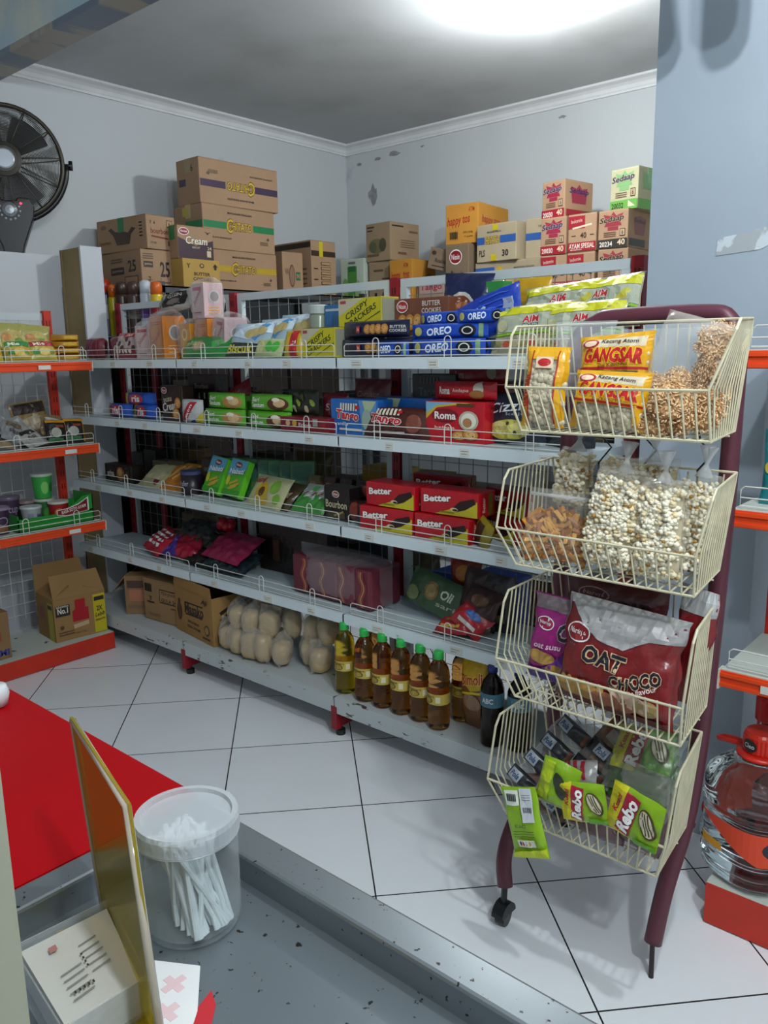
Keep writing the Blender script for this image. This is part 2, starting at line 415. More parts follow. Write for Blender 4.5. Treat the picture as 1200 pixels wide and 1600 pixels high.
for (X, Y, Z, s_) in [(-4.05, 4.6, 2.5, .05), (-3.85, 4.6, 2.74, .06), (-4.0, 4.6, 2.73, .035), (-3.6, 4.6, 2.75, .02), (-4.18, 4.6, 2.72, .03), (-2.55, 4.6, 2.74, .03)]:
    n = 11; pts = [(X+s_*(.55+.5*rr.random())*math.cos(6.283*k/n), Z+s_*(.3+.5*rr.random())*math.sin(6.283*k/n)*(2.2 if Z < 2.6 else .5)) for k in range(n)]
    pk.prism(pts, 4.598, 4.601, pm, 'y')
struct(pk.build('trim_3'), 'flaking grey patches of paint on the white back wall', 'peeling paint')
COL = mat('#9eaab5', .5, 0, .05, 2)
struct(MB().box(-.948, -.62, 2.2, 2.75, 0, 3.1, COL).build('wall_column'), 'smooth pale blue white column right of the long shelving', 'column')
tp = MB(); rr = random.Random(5); tape_m = worn('#a3a8ab', '#c3cbd0', 22, .45, .5, .5)
pts = [(-.765, 1.668), (-.70, 1.675), (-.625, 1.688), (-.622, 1.65), (-.66, 1.632), (-.72, 1.628), (-.768, 1.625)]
tp.prism(pts, 2.198, 2.2, tape_m, 'y')
tag(tp.build('tape_residue'), 'torn grey tape remains stuck on the pale column', 'tape')

# ------------------------------------------------------------------ long grey shelving
GREY = worn('#d4e0e3', '#3a3230', 26, .74, .76, .42, 0, (1, 1, 2.4))
GREYT = mat('#bccbd0', .4, 0, .08, 5); DRED = mat('#8e1420', .45, 0, .12, 9); WIRE = mat('#d8d8cf', .4, .1, .08, 20)
WHITEF = mat('#c4ccce', .45, 0, .06)
LV = [1.378, 1.108, .785, .457]; UX = [-3.83, -2.90, -1.97, -1.04]
def hoop(mb, x, y, z, h, wd, mt, along='x', r=.0017):
    pts = []
    for k in range(9):
        a = math.pi*k/8; pts.append((x-wd/2*math.cos(a), z+h-wd/2+wd/2*math.sin(a)))
    pts = [(x-wd/2, z)]+pts+[(x+wd/2, z)]
    mb.tube([(p, y, q) if along == 'x' else (y, p, q) for p, q in pts], r, mt, 5)
def rail(mb, a, b, y, z, mt, along='x', hs=None, h=.05):
    r = .0017
    def Pt(u, zz): return (u, y, zz) if along == 'x' else (y, u, zz)
    loop = [(a, z+.006), (a, z+h*.85), (a+.008, z+h), (b-.008, z+h), (b, z+h*.85), (b, z+.006)]
    mb.tube([Pt(*p) for p in loop], r, mt, 5, closed=True); mb.tube([Pt(a, z+h*.5), Pt(b, z+h*.5)], r, mt, 5)
    n = hs or 3
    for k in range(n):
        hoop(mb, a+(b-a)*(k+.5)/n+.0, y-.004 if along == 'x' else y+.004, z-.004, h+.022, .026, mt, along)
gond = thing('gondola_shelving', 'long grey metal shelving with five tiers, red uprights and wire mesh back', 'shelving', (0, 0, 0))
lbl = mat('#d3d2c8', .7, 0, .05)
for i in range(3):
    x0, x1 = UX[i]+.004, UX[i+1]-.004
    if i == 0: x0 -= .02
    for li, z in enumerate(LV):
        b = MB(); b.box(x0, x1, 2.03, 2.34, z-.006, z, GREYT); b.box(x0, x1, 2.028, 2.042, z-.036, z+.0004, GREY)
        b.box(x0, x0+.01, 2.03, 2.34, z-.03, z-.006, GREYT); b.box(x1-.01, x1, 2.03, 2.34, z-.03, z-.006, GREYT)
        s = b.build('shelf', gond)
        rr = random.Random(i*7+li)
        for k in range(3):
            pl = MB()
            xx = x0+.1+.3*k+rr.uniform(-.05, .12); w_ = rr.uniform(.035, .055)
            if xx+w_ > x1: continue
            pl.box(xx, xx+w_, 2.0268, 2.028, z-.031, z-.006, lbl)
            for q in range(2): pl.box(xx+.005, xx+w_*rr.uniform(.5, .9), 2.0262, 2.0268, z-.016-.008*q, z-.0145-.008*q, ink('#6b6a66'))
            pl.build('price_label', s)
        rl = MB(); rail(rl, x0+.02, x1-.02, 2.045, z, WIRE, 'x', 3, .046); rl.build('wire_rail', gond)
    b = MB(); b.box(x0, x1, 1.97, 2.34, .149, .156, worn('#b5babb', '#5b5548', 14, .68, .72, .5)); b.box(x0, x1, 1.968, 1.984, .095, .1565, worn('#b9c0c0', '#4a4238', 20, .64, .67, .45, stretch=(1, 1, 3)))
    b.build('base_shelf', gond)
    # mesh back
    mm = MB(); n = 14; DW = mat('#7c7e7c', .5, .2, .1)
    for k in range(1, n):
        x = x0+.03+(x1-x0-.06)*k/n; mm.tube([(x, 2.36, .2), (x, 2.36, 1.625)], .0016, DW, 4)
    for k in range(24):
        z = .22+k*.0598; mm.tube([(x0+.03, 2.3615, z), (x1-.03, 2.3615, z)], .0016, DW, 4)
    mm.build('mesh_back_panel', gond)
    fr = MB(); fr.box(x0+.022, x1-.022, 2.348, 2.372, 1.625, 1.655, WHITEF)
    for xx in (x0+.02, x1-.05): fr.box(xx, xx+.03, 2.349, 2.371, .2, 1.625, WHITEF)
    fr.build('panel_frame', gond)
for x in UX:
    b = MB(); b.box(x-.019, x+.019, 2.34, 2.38, .02, 1.66, DRED)
    for k in range(26): b.box(x-.009, x-.004, 2.3392, 2.34, .2+k*.056, .225+k*.056, ink('#2a0508')); b.box(x+.004, x+.009, 2.3392, 2.34, .2+k*.056, .225+k*.056, ink('#2a0508'))
    u = b.build('upright', gond)
    b = MB(); b.box(x-.018, x+.018, 1.985, 2.38, .04, .1, DRED); b.box(x-.014, x+.014, 1.966, 1.99, .03, .12, DRED); b.tube([(x, 2.0, 0), (x, 2.0, .02)], .018, mat('#1b1b1b', .6), 12); b.tube([(x, 2.0, .018), (x, 2.0, .045)], .007, mat('#1b1b1b', .6), 8)
    b.build('foot', gond)
# back side of the run
RX = [-3.61]+UX[1:]
rear = thing('rear_shelving', 'grey metal shelving backing onto the long unit seen through its mesh', 'shelving', (0, 0, 0))
for i in range(3):
    x0, x1 = RX[i]+.004, RX[i+1]-.004
    for z in (1.37, 1.03, .69, .36):
        MB().box(x0, x1, 2.40, 2.72, z-.02, z, GREYT).build('shelf', rear)
for x in RX: MB().box(x-.018, x+.018, 2.385, 2.40, .0, 1.5, DRED).build('upright', rear)

# ------------------------------------------------------------------ orange shelving (left and right)
ORG = mat('#e2481a', .45, 0, .08, 8); ORD = mat('#c22c14', .45, 0, .1, 8); CRM = worn('#c3c9bf', '#3c3a2c', 13, .66, .69, .5)
def orange_unit(name, label, length, levels, base_z, post_z, loc, rot, cornice=True):
    """local frame: front along x at y=0 facing -Y, x from 0 to length"""
    t = thing(name, label, 'shelving', loc, rot); L = length
    for z in levels:
        b = MB(); b.box(0, L, 0.002, .31, z-.008, z, CRM)
        b.box(0, L, -.004, .004, z-.04, z-.002, ORG); b.box(0, L, -.009, -.004, z-.014, z-.006, ORG); b.box(0, L, -.008, -.004, z-.038, z-.03, ORG)
        s = b.build('shelf', t)
        [MB().box(xx, xx+.004, -.011, .02, z-.045, z+.002, mat('#cfcabd', .6)).build('end_cap', s) for xx in (-.004, L)]
        rr = random.Random(int(z*100))
        xx = .08+rr.random()*.15
        while xx < L-.1: MB().box(xx, xx+.055, -.0105, -.0085, z-.032, z-.014, lbl).build('price_label', s); xx += rr.uniform(.25, .5)
        r = MB(); k = 0.0
        while k < L-.1: rail(r, k+.012, min(L-.012, k+.5), .012, z, WIRE, 'x', 2, .05); k += .5
        r.build('wire_rail', t)
    b = MB(); b.box(0, L, .0, .34, base_z-.01, base_z, CRM); b.box(0, L, -.003, .004, 0.004, base_z-.001, ORD); b.box(0, .004, 0, .34, .004, base_z-.001, ORD); b.box(L-.004, L, 0, .34, .004, base_z-.001, ORD)
    b.build('base_shelf', t)
    for x in [0.02+((L-.04)/max(1, round(L/.9)))*k for k in range(max(1, round(L/.9))+1)]:
        b = MB(); b.box(x-.018, x+.018, .32, .352, base_z, post_z, ORD)
        for k in range(int(post_z/.06)-1):
            for dx in (-.009, .005): b.box(x+dx, x+dx+.004, .3192, .3205, .1+k*.06, .125+k*.06, ink('#4a0c05'))
        b.build('upright', t)
    m_ = MB()
    for k in range(int(L/.055)): m_.tube([(.03+k*.055, .345, .15), (.03+k*.055, .345, post_z-.03)], .0015, WIRE, 4)
    for k in range(int(post_z/.055)-3): m_.tube([(.02, .3465, .17+k*.055), (L-.02, .3465, .17+k*.055)], .0015, WIRE, 4)
    m_.build('mesh_back_panel', t)
    MB().box(.04, L-.04, .335, .35, post_z-.045, post_z-.012, WHITEF).build('panel_frame', t)
    return t
orange_unit('orange_shelving', 'orange edged shelving along the left wall under the fan', 1.5, [1.375, 1.0, .635], .085, 1.61, (-3.45, .455, 0), R(90))
orange_unit('orange_shelving', 'orange edged shelving at the right edge holding the large water bottles', 1.4, [1.39, 1.043, .664], .111, 1.55, (-.572, 1.84, 0), 0)

# ------------------------------------------------------------------ white cabinet, wooden post, fan
WB = mat('#c4c8cd', .55, 0, .03, 3)
tag(MB().box(-4.3, -4.09, .4, 2.19, 0, 1.905, WB).build('white_cabinet'), 'tall white painted cabinet side under the black fan', 'cabinet')
t = thing('boxed_post', 'narrow plywood sided post with white painted face beside the cabinet', 'post', (-3.98, 2.24, 0))
WOOD = mat('#8f7a52', .7, 0, .18, 5)
b = MB(); b.box(-.1, .1, -.045, -.03, 0, 1.93, WOOD); b.box(-.1, -.085, -.05, -.045, 0, 1.93, WOOD); b.box(.08, .1, -.05, -.045, 0, 1.93, WOOD); b.build('plywood_board', t)
b = MB(); b.box(.1, .115, -.055, .06, 0, 1.935, WB); b.build('white_board', t)
BLK = mat('#0d0e11', .35, 0, 0); GRIL = mat('#45413a', .4, .4, .1)
fan = thing('fan', 'black round wire grille fan standing on the white cabinet', 'fan', (-4.17, 2.0, 1.905), R(62))
g = MB(); cz = .435; Rf = .262
# body, local front faces -Y
b = MB(); prof = [(-.045, 0), (.045, 0), (.05, .03), (.105, .17), (.112, .23), (.095, .262), (.04, .268), (.03, .25), (-.03, .25), (-.04, .268), (-.095, .262), (-.112, .23), (-.105, .17), (-.05, .03)]
b.prism(prof, -.05, .06, BLK, 'y'); body = b.build('control_body', fan, bevel=.006)
b = MB(); b.lathe([(.034, 0), (.034, .008), (.02, .014), (.001, .015)], mat('#8d9094', .3, .6), 20); d = b.build('dial', body); d.location = (0, -.05, .205); d.rotation_euler = (R(90), 0, 0)
b = MB()
for k in range(9):
    a = R(-200+k*27.5); b.blob((.046*math.cos(a), -.051, .205-.046*math.sin(a)*-1), .006, mat('#b9bcc0', .4), 1)
b.build('dial_marks', body)
for sx in (-.052, .052):
    MB().blob((sx, -.052, .236), .006, mat('#ff2040', .3, 0, 0, 6, .5, 0, 0, 60, 6), 1).build('indicator_light', body)
ring = [(Rf*math.cos(2*math.pi*k/48), -.01, cz+Rf*math.sin(2*math.pi*k/48)) for k in range(48)]
g.tube(ring, .011, GRIL, 8, closed=True)
for j in range(28):
    r_ = .075+(Rf-.08)*j/28; bul = .055*math.sqrt(max(0, 1-(r_/Rf)**2))
    for sgn in (-1, 1):
        g.tube([(r_*math.cos(2*math.pi*k/36), -.01+sgn*(bul+.004), cz+r_*math.sin(2*math.pi*k/36)) for k in range(36)], .0016, GRIL, 4, closed=True)
for k in range(12):
    a = 2*math.pi*k/12+.1
    for sgn in (-1, 1):
        g.tube([(rr_*math.cos(a), -.01+sgn*(.055*math.sqrt(max(0, 1-(rr_/Rf)**2))+.006), cz+rr_*math.sin(a)) for rr_ in (.07, .13, .19, .235, Rf)], .0032, GRIL, 5)
gr = g.build('grille', fan, smooth=True)
b = MB(); b.lathe([(.078, 0), (.078, .012), (.06, .018), (.058, .02)], GRIL, 28); h_ = b.build('hub', fan); h_.location = (0, -.065, cz); h_.rotation_euler = (R(90), 0, 0)
b = MB(); b.lathe([(.046, 0), (.046, .006), (.04, .01)], mat('#b2b8c0', .35, .3), 24); d = b.build('badge', h_); d.location = (0, 0, .018)
b = MB()
for k in range(3):
    a0 = 2*math.pi*k/3+.4
    fnb = lambda u, v, a0=a0: ((.05+.17*v)*math.cos(a0+u*(1.1-.15*v)), .0+.03*(u-.5)*1.2, cz+(.05+.17*v)*math.sin(a0+u*(1.1-.15*v)))
    us = [i/8 for i in range(9)]; vs_ = [i/6 for i in range(7)]
    b.grid(fnb, us, vs_, mat('#4a4c50', .35, .2)); b.grid(lambda u, v, f=fnb: (f(u, v)[0], f(u, v)[1]+.004, f(u, v)[2]), us, vs_, mat('#4a4c50', .35, .2), True)
b.build('blades', fan, smooth=True)
MB().tube([(0, -.005, cz), (0, .09, cz)], .05, BLK, 16).build('motor', fan)
b = MB(); R2 = Rf+.018
b.tube([(R2*math.cos(a), .0, cz+R2*math.sin(a)) for a in [math.pi+math.pi*k/28 for k in range(29)]], .013, BLK, 8)
for sx in (-1, 1): b.tube([(sx*(Rf+.005), 0, cz), (sx*(R2+.022), 0, cz)], .009, BLK, 8); b.tube([(sx*(R2+.02), 0, cz-.022), (sx*(R2+.02), 0, cz+.022)], .01, BLK, 8)
b.build('yoke', fan, smooth=True)

# ------------------------------------------------------------------ storage racks carrying the cartons
RK = mat('#4a4c4e', .5, .4, .1)
def rack(name, label, x0, x1, y0, y1, tops):
    t = thing(name, label, 'rack', ((x0+x1)/2, (y0+y1)/2, 0)); cx, cy = (x0+x1)/2, (y0+y1)/2
    for z in tops:
        b = MB(); b.box(x0-cx, x1-cx, y0-cy, y1-cy, z-.008, z, RK); b.box(x0-cx, x1-cx, y0-cy, y0-cy+.012, z-.035, z, RK); b.box(x1-cx-.012, x1-cx, y0-cy, y1-cy, z-.035, z, RK)
        b.build('shelf', t)
    for x in (x0+.018, x1-.018):
        for y in (y0+.018, y1-.018):
            b = MB(); b.box(x-cx-.018, x-cx+.018, y-cy-.018, y-cy+.018, 0, tops[0]+.02, RK); b.build('leg', t)
    return t
rack('storage_rack', 'dark slotted metal rack against the left wall under the kraft cartons', -4.29, -3.64, 2.475, 4.05, [1.745, 1.1, .5])
rack('storage_rack', 'dark slotted metal rack against the back wall under the noodle cartons', -4.05, -1.55, 4.08, 4.58, [1.70, 1.1, .5])
# ================================================================== kraft cartons on the racks
INK = '#2b2420'
def chitato(band, flip=False, small='MAKANAN RINGAN'):
    r = 180 if flip else 0; s = -1 if flip else 1; y0 = .06*s if not flip else -.04
    return [Q(-.345, y0, .31, .16, band), Q(.345, y0, .31, .16, band), T('CHITATO', 0, y0, .34, .2, '#c9a628', r, .03, .15, '#33261c', .1),
            T('C', -.145*s, y0+.0, .09, .33, '#c9a628', r, .03, .15, '#33261c', .09), T(small, 0, y0+.3*s*(1 if not flip else 1), .34, .05, INK, r),
            T('JAGUNG BARBEQUE', -.28*s, y0-.3*s, .3, .045, INK, r), [Q(.34*s, y0-.3*s-.03*i, .12, .012, '#5a4a3c') for i in range(3)], O(.4*s, y0-.22*s, .035, .07, '#5a4a3c')]
Z1 = 1.746
carton('carton', 'long kraft snack carton with yellow band, bottom of the stack of three at the wall', (-3.92, 3.17, Z1), R(90), .50, .24, .225, front=chitato('#b9982a'), left=[Q(0, .06, 1, .16, '#b9982a')], wob=.0)
carton('carton', 'long kraft snack carton with green band, middle of the stack of three at the wall', (-3.925, 3.15, Z1+.229), R(91), .53, .25, .235, front=chitato('#1f7a4a'), left=[Q(.2, .06, .6, .16, '#1f7a4a'), Q(-.1, .36, .2, .2, '#b9a23a')], tape='#b5a26c')
carton('carton', 'long kraft snack carton with purple band and upside down lettering on top of the stack', (-3.905, 3.17, Z1+.229+.239), R(89), .56, .21, .235, front=chitato('#3d2b45', True, 'MAKANAN RINGAN'), left=[Q(-.25, 0, .3, .16, '#3d2b45'), T('6', .2, .3, .1, .15, INK)], tape='#9a8560')
B25 = [T('25', .26, .0, .32, .42, INK, bold=.04), Q(-.28, .12, .3, .16, INK), T('jasmine', -.28, .12, .24, .09, '#b99a70'), T('7', -.26, -.3, .08, .18, INK), Q(-.26, -.3, .17, .012, INK), [Q(-.28, .4-.06*i, .34, .025, '#5a4634') for i in range(3)], Q(.26, -.36, .3, .02, INK), Q(.1, -.3, .01, .14, INK), Q(.42, -.3, .01, .14, INK)]
carton('carton', 'kraft carton printed with a large 25, lower one beside the tall stack', (-4.00, 2.585, Z1), R(88), .185, .40, .19, front=B25, left=[T('25', .28, .1, .2, .32, INK, bold=.04), Q(-.1, 0, .34, .2, INK), T('jasmine', -.1, 0, .28, .1, '#b99a70'), Q(.25, -.28, .34, .22, INK), Q(.25, -.28, .31, .17, '#a98862'), [Q(-.1, .32-.07*i, .3, .03, '#5a4634') for i in range(2)]])
carton('carton', 'kraft carton with green tape and a cocoa drawing, on top of the 25 carton', (-4.01, 2.60, Z1+.196), R(94), .185, .43, .168, tape='#2c7a48',
       front=[T('bourbon', -.06, .05, .62, .17, '#7a2e1c', 0, .03), Q(-.06, -.14, .6, .05, '#7a2e1c', -4), Q(.3, .3, .2, .22, INK), Q(.3, .3, .17, .18, '#a98862'), T('6', .3, .3, .06, .12, INK), T('Y  6', -.3, .3, .2, .1, INK), T('171129', -.3, -.32, .2, .07, INK), barcode(.3, -.3, .2, .2, None)],
       left=[P([(-.1, -.3), (.16, -.3), (.2, .0), (.3, .15), (.22, .2), (.14, .05), (.05, .1), (.02, .3), (-.03, .1), (-.12, .12), (-.2, .25), (-.26, .2), (-.16, .0)], '#4a3428'), T('bourbon', -.34, -.18, .24, .12, '#6b3a26'), O(-.36, .3, .12, .14, '#7a5a40'), [Q(.4, .3-.1*i, .06, .04, INK) for i in range(5)]])
carton('carton', 'small kraft carton marked BUTTER COOKIES in front of the long yellow band carton', (-3.80+.04, 2.79, Z1+.0), R(92), .25, .12, .148, body='#b3904e', front=[T('BUTTER', 0, .0, .44, .12, INK, bold=.04), T('COOKIES', 0, -.18, .5, .12, INK, bold=.04), T('24 PACKS', 0, -.36, .3, .06, INK), O(0, .3, .12, .16, INK), O(0, .3, .07, .1, '#b3904e'), T('Y', -.36, .28, .1, .16, INK), P([(.34, .18), (.4, .18), (.4, .28), (.44, .28), (.37, .4), (.3, .28), (.34, .28)], INK)])
carton('carton', 'small carton with brown lower half and Cream lettering standing on the butter cookies carton', (-3.765, 2.775, Z1+.152), R(88), .225, .10, .165, tape='#2c7a48', front=[P([(-.5, -.5), (.5, -.5), (.5, .12), (0, -.08), (-.5, .16)], '#3a2430'), logo('Naraya', -.33, .34, .26, .2, '#8e1d26'), T('Cream', .02, .08, .62, .24, '#e6dcc8', 0, .03, .1, '#3a2430'), T('BISCUIT', 0, -.14, .22, .06, '#c9b898'), Q(.36, -.32, .12, .2, '#c9b898'), T('24', .38, -.14, .12, .1, '#c9b898'), T('Y', .35, .34, .2, .08, INK)])
carton('carton', 'narrow kraft carton with faint brown logo leaning beside the tall stack', (-3.86, 3.545, Z1), (0, R(0), R(86)), .16, .15, .25, front=[O(-.05, -.05, .3, .55, '#6b4a3c'), O(-.05, -.05, .24, .46, '#8a6a54'), Q(.25, -.05, .22, .2, '#2c6a4a'), T('VA', -.3, .05, .2, .14, '#6b4a3c'), T('Mi', .26, -.05, .16, .12, '#a98862')])
carton('carton', 'tall kraft carton with dark top band and yellow tape, rightmost by the left wall', (-3.97, 3.80, Z1), R(88), .21, .40, .335, front=[Q(0, .28, 1, .1, '#37291f'), Q(-.1, .36, .16, .28, '#c8b41e'), Q(0, -.43, .16, .14, '#c8b41e'), [Q(.08, .1-.09*i, .4, .06, INK) for i in range(6)], [Q(.08, .1-.09*i, .37, .045, '#a98862') for i in range(6)], [Q(-.34, .0-.2*i, .16, .02, INK) for i in range(3)]], left=[Q(0, .44, 1, .1, '#37291f'), [Q(.2, .0-.09*i, .4, .03, '#6b543e') for i in range(6)]])
Z2 = 1.701
carton('carton', 'white and green drink carton standing between the two racks of cartons', (-3.84, 4.21, Z2), R(4), .20, .17, .30, body='#b9c4b4', front=[Q(-.0, .0, .4, .7, '#4f8a3c'), Q(0, .3, .3, .12, '#2c6a3c'), O(-.3, -.1, .3, .4, '#7aa05a'), O(.25, -.2, .26, .5, '#90b07a'), Q(.0, .43, .3, .05, '#6b6f6a')], left=[O(0, .1, .5, .6, '#5c8a4a'), O(0, .1, .3, .4, '#9ab58a')])
g_fa = [Q(-.3, .42, .3, .04, INK), Q(-.33, .33, .22, .03, INK), O(-.05, -.1, .7, .4, '#6d6a4a'), O(-.2, -.12, .3, .3, '#565a3c'), O(.2, -.08, .3, .36, '#4c4c34'), Q(-.2, -.34, .5, .06, '#6b543e')]
gh = [Q(-.25, .42, .4, .04, INK), [Q(.1, .05-.06*i, .5, .02, '#6b543e') for i in range(4)], Q(.3, .3, .3, .05, '#6b543e'), Q(-.1, -.3, .3, .06, '#6b543e')]
carton('carton', 'kraft carton with faint green print, lower of the pair near the wall corner', (-3.615, 4.30, Z2), R(2), .205, .28, .27, body='#9a8468', front=[Q(-.1, .3, .4, .05, '#5a4a3c'), Q(-.2, -.3, .12, .14, INK), O(.1, -.3, .12, .16, '#5a4a3c'), Q(.2, .1, .3, .04, '#5a4a3c')])
carton('carton', 'kraft carton with faint green print, upper of the pair near the wall corner', (-3.615, 4.29, Z2+.274), R(-3), .22, .28, .235, body='#9a8468', front=g_fa, right=gh)
ht = [T('happy', -.22, .12, .42, .26, '#a8281a', 6, .03, .3), T('tos', .24, .14, .26, .22, '#a8281a', 6, .03, .3), T('ATM', .22, .38, .2, .1, '#a8281a'), barcode(-.28, -.3, .28, .24, None), T('150 x 140g', .18, -.22, .3, .06, INK), T('17g pack', .22, -.33, .24, .05, INK)]
carton('carton', 'orange carton with slanted red lettering, lower one beside the pair near the corner', (-3.405, 4.24, Z2), R(3), .18, .26, .26, body='#bd8434', front=ht, right=[O(.2, .0, .5, .4, '#7a4a1c')])
carton('carton', 'kraft carton with a dark red oval and cursive lettering under the orange carton', (-2.965, 4.24, Z2), R(-2), .175, .24, .315, body='#84705a', front=[logo('Nissin', -.05, .28, .5, .24, '#8a1c24'), T('Biscuit', .0, -.05, .55, .15, INK, 0, .02, .2), T('Kelapa', .05, -.27, .6, .16, INK, 0, .02, .2)])
carton('carton', 'orange carton with slanted red lettering on top of the carton with the dark red oval', (-2.965, 4.33, Z2+.319), R(5), .225, .38, .225, body='#c48a38', front=[T('happy tos', -.1, .08, .72, .3, '#a8281a', 5, .03, .3), T('ATM', .3, .36, .18, .12, '#a8281a'), barcode(-.25, -.28, .28, .24, '#b07c30'), T('250 x 4.5g', .2, -.22, .3, .06, INK), T('17 grams', .22, -.33, .26, .05, INK)], right=[T('happy tos', -.1, .1, .6, .26, '#a8281a', 0, .03, .3), barcode(.1, -.25, .4, .2, '#b07c30')])
carton('carton', 'small kraft carton tipped on its side next to the carton with the dark red oval', (-3.16, 4.26, Z2+.165), (0, R(14), R(4)), .16, .18, .125, body='#8a7560', front=[O(-.3, .28, .22, .22, '#4a3428'), T('Rosalinar', .1, -.05, .6, .2, INK, 0, .02, .2), Q(.0, -.33, .6, .04, INK)])
carton('carton', 'small carton with large pinkish red lettering low between the kraft cartons', (-3.165, 4.22, Z2), R(0), .20, .2, .125, body='#a08a78', front=[Q(0, .1, .9, .5, '#b89a92'), T('Tango', 0, .12, .86, .4, '#9a1c3a', 0, .03, .05)])
carton('carton', 'pale kraft carton with blue band, lower long one under the noodle cartons row', (-2.60, 4.24, Z2), R(-1), .45, .27, .19, body='#a8987e', front=[Q(-.35, .24, .3, .25, '#2f5aa0'), O(-.12, .26, .1, .24, '#c9a628'), T('MAKANAN RINGAN', .25, .3, .3, .05, INK), T('PLS', -.37, -.15, .14, .2, INK), Q(.0, -.2, .12, .3, '#c8b41e')])
carton('carton', 'pale crumpled carton with blue band marked PLS 30 on top of the long one', (-2.665, 4.19, Z2+.194), R(-4), .28, .20, .205, body='#b0a185', tape=None, front=[Q(-.4, .08, .2, .2, '#2f5aa0'), Q(.3, .08, .4, .2, '#2f5aa0'), T('CHITATO', -.1, .08, .38, .2, '#c9a628', 0, .03, .15, '#33261c', .1), T('MAKANAN RINGAN', -.05, .3, .36, .05, INK), T('PLS', -.36, -.26, .15, .18, INK), T('30', .24, -.3, .16, .18, INK, bold=.04), Q(-.02, .42, .14, .16, '#c8b41e'), Q(-.06, -.4, .14, .18, '#c8b41e')])
carton('carton', 'pale crumpled carton with blue band between the PLS carton and the red noodle cartons', (-2.437, 4.26, Z2+.194), R(1), .145, .24, .215, body='#b0a185', front=[Q(-.15, .05, .7, .18, '#2f5aa0'), O(.33, .02, .3, .36, '#c9a628'), O(.36, .02, .2, .24, '#b0a185'), T('YUMMY', .2, .3, .3, .05, INK)])
def sedaap(c, band, num, big='40', tc='#2a2660'):
    return [P([(-.3, .08), (.3, .08), (.24, .2), (.34, .42), (.1, .36), (0, .47), (-.1, .36), (-.34, .42), (-.24, .2)], c), Q(0, .02, .36, .1, c),
            T('Sedaap', -.05, .26, .84, .2, tc, 5, .04, .2, '#c9b090', .07), Q(.33, -.1, .18, .2, INK), Q(.33, -.1, .15, .16, '#c0a080'), T('6', .33, -.1, .06, .12, INK), [Q(-.1, -.08-.05*i, .42, .018, '#6b4a3c') for i in range(3)],
            Q(0, -.38, 1, .24, band), T(num, -.22, -.39, .44, .14, '#e6dcd0' if band != '#67a84a' else INK, 0, .04), T(big, .3, -.36, .26, .16, '#e6d0b0', 0, .04)]
def indo(): return [Q(-.2, .3, .6, .34, '#a02030'), Q(0, .18, .7, .05, '#e0cdb0', 8), T('Indomie', -.2, .34, .4, .1, '#d8b8a0', 6), T('40', .05, -.06, .22, .16, INK, 0, .03), Q(-.3, -.06, .16, .02, INK), Q(.36, -.06, .14, .02, INK), Q(0, -.36, 1, .24, '#a02030'), T('AYAM SPESIAL', 0, -.34, .92, .14, '#ead8c8', 0, .03), T('MI INSTAN', -.2, -.44, .4, .04, '#ead8c8')]
SB = '#b08e70'
sd = sedaap('#a02a44', '#a02030', '20030'); sw = sedaap('#9a3340', '#38342f', '20234', '40', '#2b2420')
sd_r = [P([(-.25, -.1), (.25, -.1), (.3, .35), (.1, .3), (0, .42), (-.1, .3), (-.3, .35)], '#a02a44'), T('Sedaap', 0, .22, .7, .2, '#2a2660', 0, .04, .2), Q(-.15, -.38, .6, .2, '#a02030'), Q(.3, -.38, .3, .2, '#5a4634')]
sw_r = [P([(-.2, -.15), (.2, -.15), (.28, .3), (0, .38), (-.28, .3)], '#8a4a44'), T('Sedaap', 0, .22, .5, .14, INK, 0, .03, .2), Q(-.1, -.36, .7, .2, '#38342f')]
carton('noodle_carton', 'red printed instant noodle carton, bottom of the left stack by the mesh top', (-2.285, 4.20, Z2), R(1), .155, .28, .19, body=SB, front=indo(), right=sd_r)
carton('noodle_carton', 'red printed instant noodle carton in the middle of the left stack', (-2.285, 4.20, Z2+.194), R(-1), .155, .28, .19, body=SB, front=sd, right=sd_r)
carton('noodle_carton', 'red printed instant noodle carton standing alone on top of the left stack', (-2.295, 4.22, Z2+.388), R(-10), .155, .24, .19, body=SB, front=sd, right=sd_r)
carton('noodle_carton', 'cream and red noodle carton with two red panels, lower one between noodle stacks', (-2.12, 4.20, Z2), R(0), .16, .28, .19, body=SB, front=indo())
carton('noodle_carton', 'cream and red noodle carton with two red panels, upper one between noodle stacks', (-2.12, 4.20, Z2+.194), R(1), .16, .28, .19, body=SB, front=indo())
carton('noodle_carton', 'black banded instant noodle carton, lower one nearest the column', (-1.945, 4.20, Z2), R(0), .165, .26, .195, body=SB, front=sw, right=sw_r)
carton('noodle_carton', 'black banded instant noodle carton, second from the rack nearest the column', (-1.945, 4.20, Z2+.199), R(-2), .165, .26, .185, body=SB, front=sw, right=sw_r)
carton('noodle_carton', 'pale carton with green band marked 20032 on top nearest the column', (-1.905, 4.23, Z2+.388), R(-8), .16, .22, .20, body='#b9b592', front=sedaap('#7fae72', '#67a84a', '20032', '', '#2a2e50'), right=[P([(-.3, 0), (.3, 0), (.3, .4), (0, .3), (-.3, .4)], '#7fae72'), Q(0, -.38, 1, .24, '#67a84a')], tape='#8ab880')

